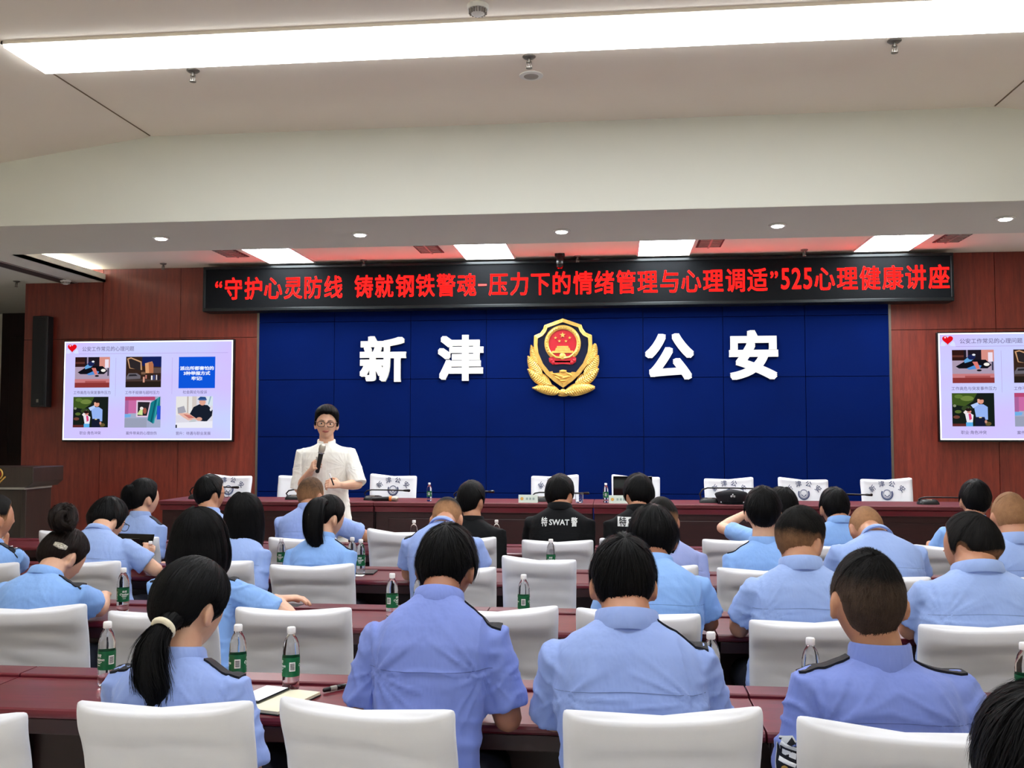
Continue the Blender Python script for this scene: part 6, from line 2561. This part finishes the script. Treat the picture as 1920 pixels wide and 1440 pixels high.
for txt, x0, x1 in (('特', .04, .22), ('SWAT', .27, .73), ('警', .78, .96)):
    me = fine(text_mesh(txt, 0, .02, 2), 1)
    xs_ = [v.co.x for v in me.vertices]
    a_, b_ = min(xs_), max(xs_)
    prints.append((me, lambda p, a_=a_, b_=b_, x0=x0, x1=x1: Vector((wp0.x + (wp1.x - wp0.x) * (x0 + (x1 - x0) * (p.x - a_) / (b_ - a_)), 0, wp0.z + (p.y - .37) * .044 / .75))))
on_back(I, prints, 'patch_lettering', M_INK, .0075)

I = person('AA', 'black-haired person in the front row with the left arm raised to the face', 4, (1466, 911), 1440, dy=.03, nu=0.120, lean=6, hy=10, hp=4, sw=0.410, hs=1.05,
           shirt='sky', skin='fair', neck=.92, voxel=.009,
           arms=(dict(W=aty(1396, 964, 6.80), E=aty(1354, 990, 6.62), dir=(.85, .2, .12), curl=.9, back=(0, -.6, .8), thumb=(0, .5, .6)), 'lap'))
bob(I, 67, length=.10, t=.018, strands=200)

I = person('AB', 'short black-haired man before the stage table, left of the bald man', 4, (1564, 916), 1586, nu=0.070, lean=5, hy=2, hp=2, sw=0.430, hs=1.05,
           shirt='sky', skin='tan', voxel=.010, arms=('lap', 'desk'))
cut_short(I, 68, t=.013, strands=200)

I = person('AC', 'man with short black hair sitting far right in the front row', 4, (1828, 902), 1798, nu=0.110, lean=10, hy=-10, hp=2, sw=.46, hs=1.05,
           shirt='sky', skin='tan', voxel=.010, arms=('desk', 'desk'))
cut_short(I, 69, t=.014, strands=250)

# bottle in the hand of the man with the tablet
add_bottle(281, 1076, 5.44, 'water bottle held by the man with the tablet', R(0), s=.74)

# ================================================================== the lecturer
YS = 7.22
I = person('SP', 'lecturer in a white collarless shirt and glasses speaking into a handheld microphone', 4, (611, 764), 611, yroot=YS, lean=0, hy=2, hp=4, hr=-3, sw=.485, hs=1.02, sh=.865, stand=True, rz=math.pi + R(12),
           shirt='white', skin='fair', neck=.95, voxel=.0045, seam=False, collar=False, fold=.9, sleeve=1.0, hands=True, nu=.15, nf=.03,
           arms=(dict(W=aty(641, 910, YS - .20), E=aty(671, 908, YS - .06), dir=(1, .12, .16), curl=.95, back=(-.1, .75, .5), thumb=(.2, .3, 1)),
                 dict(W=aty(582, 884, YS - .165), E=aty(561, 916, YS - .02), dir=(-.32, .72, .45), curl=1.0, back=(.92, .32, .1), thumb=(-.2, -.3, 1))))
HLS = [(0, -.62), (40, -.55), (60, -.42), (74, .0), (86, .08), (96, -.12), (104, -.14), (112, .22), (122, .40), (140, .58), (160, .66), (180, .64)]
th = lambda d, q: .012 + .020 * smooth01((d.z - .25) / .5) * (1 + .3 * d.y)
Hair(HLS, th, I['H'], 77, clump=.004, blunt=1.0, whorl=(.15, -.3, .94)).cap(90, 28).strands(700, lift=.004, length=.45).build(HAIR['black'], I['root'])
H = I['H']
glasses(I, mat('brown_glasses', rgb(30, 19, 15), .3), .0026)
for sx in (-1, 1):
    mb = MB()
    mb.ellipsoid(H @ Vector((sx * .033, .0765, .004)), (.0145, .011, .0065), H.to_3x3().normalized(), 12, 8)
    mb.build('eye', M_EYEW, I['root'], smooth=True)
    MB().ellipsoid(H @ Vector((sx * .033, .0845, .004)), (.0062, .004, .0062), H.to_3x3().normalized(), 10, 6).build('iris', M_EYED, I['root'], smooth=True)
    MB().tube([H @ Vector((sx * .014, .0955, .025)), H @ Vector((sx * .032, .0945, .031)), H @ Vector((sx * .051, .083, .026))], [.0034, .0040, .0022], 8, flat=.6).build('eyebrow', M_BROW, I['root'], smooth=True)
mb = MB()
mb.tube([H @ Vector((-.024, .085, -.0520)), H @ Vector((-.010, .0945, -.0495)), H @ Vector((0, .0955, -.0505)), H @ Vector((.010, .0945, -.0495)), H @ Vector((.024, .085, -.0520))], [.002, .0045, .0045, .0045, .002], 8)
mb.tube([H @ Vector((-.020, .086, -.056)), H @ Vector((0, .096, -.0585)), H @ Vector((.020, .086, -.056))], [.002, .0052, .002], 8)
mb.build('lips', M_LIP, I['root'], smooth=True)
# stand-up collar, open at the front, and the button placket
nb, hc = I['nb'], I['hc']
ax = Vector((0, (hc - nb).y * .5, (hc - nb).z)).normalized()
mb = MB()
rs = []
for j in range(31):
    a = R(90) + R(16) + R(328) * j / 30
    fr = max(0, math.sin(a))
    ring = []
    for dr, dz in ((.0, -.02), (.0, .034), (.004, .036), (.008, .030), (.012, -.022)):
        ring.append(nb + ax * (-.004 - .016 * fr + dz * (1 - .12 * fr)) + Vector((math.cos(a) * (.060 + dr), math.sin(a) * (.062 + dr) + .004, 0)))
    rs.append(ring)
mb.rings(rs)
mb.build('collar', SHIRT['white'], I['shirt'], smooth=True, fix=True, angle=50)
pts = []
for k in range(24):
    z = nb.z - .03 - k * .021
    hit = I['tree'].ray_cast(Vector((0, .6, z)), Vector((0, -1, 0)))
    if hit[0] is not None:
        pts.append(hit[0])
mb = MB()
rs = [[p + Vector((dx_, dy_, 0)) for dx_, dy_ in ((-.016, -.002), (-.016, .0025), (.016, .0025), (.016, -.002))] for p in pts]
mb.rings(rs)
mb.build('placket', SHIRT['white'], I['shirt'], fix=True)
# microphone held up, and the pen
RTs = I['root'].matrix_basis if False else None
a_ = aty(604.5, 838, YS - .245)
b_ = aty(595, 884, YS - .235)
t = thing('handheld_microphone', 'black handheld microphone with a silver grille held by the lecturer', 'microphone', b_)
d = a_ - b_
MB().tube([(0, 0, 0), d * .3, d * .72], [.0155, .0165, .019], 16).build('handle', M_BLACK, t, smooth=True)
MB().tube([d * .73, d * .78], .0245, 16, round_end=False).build('collar_ring', M_WATCH, t, smooth=True, angle=40)
mb = MB()
mb.tube([d * .79, d * .9, d * 1.02], [.021, .0255, .024], 16)
mb.build('grille', M_SILVER, t, smooth=True)
MB().bbox(-.005, .005, -.021, -.014, d.z * .45, d.z * .6).build('switch', M_GREYP, t)
a_ = aty(618.5, 890, YS - .29)
b_ = aty(625.5, 909, YS - .27)
t = thing('marker_pen', 'slim marker with a white cap in the lecturer\'s left hand', 'pen', b_)
d = a_ - b_
MB().tube([(0, 0, 0), d * .7], .0052, 10).build('barrel', M_INK, t, smooth=True)
MB().tube([d * .72, d * 1.05], .0062, 10).build('cap', M_CAPW, t, smooth=True)
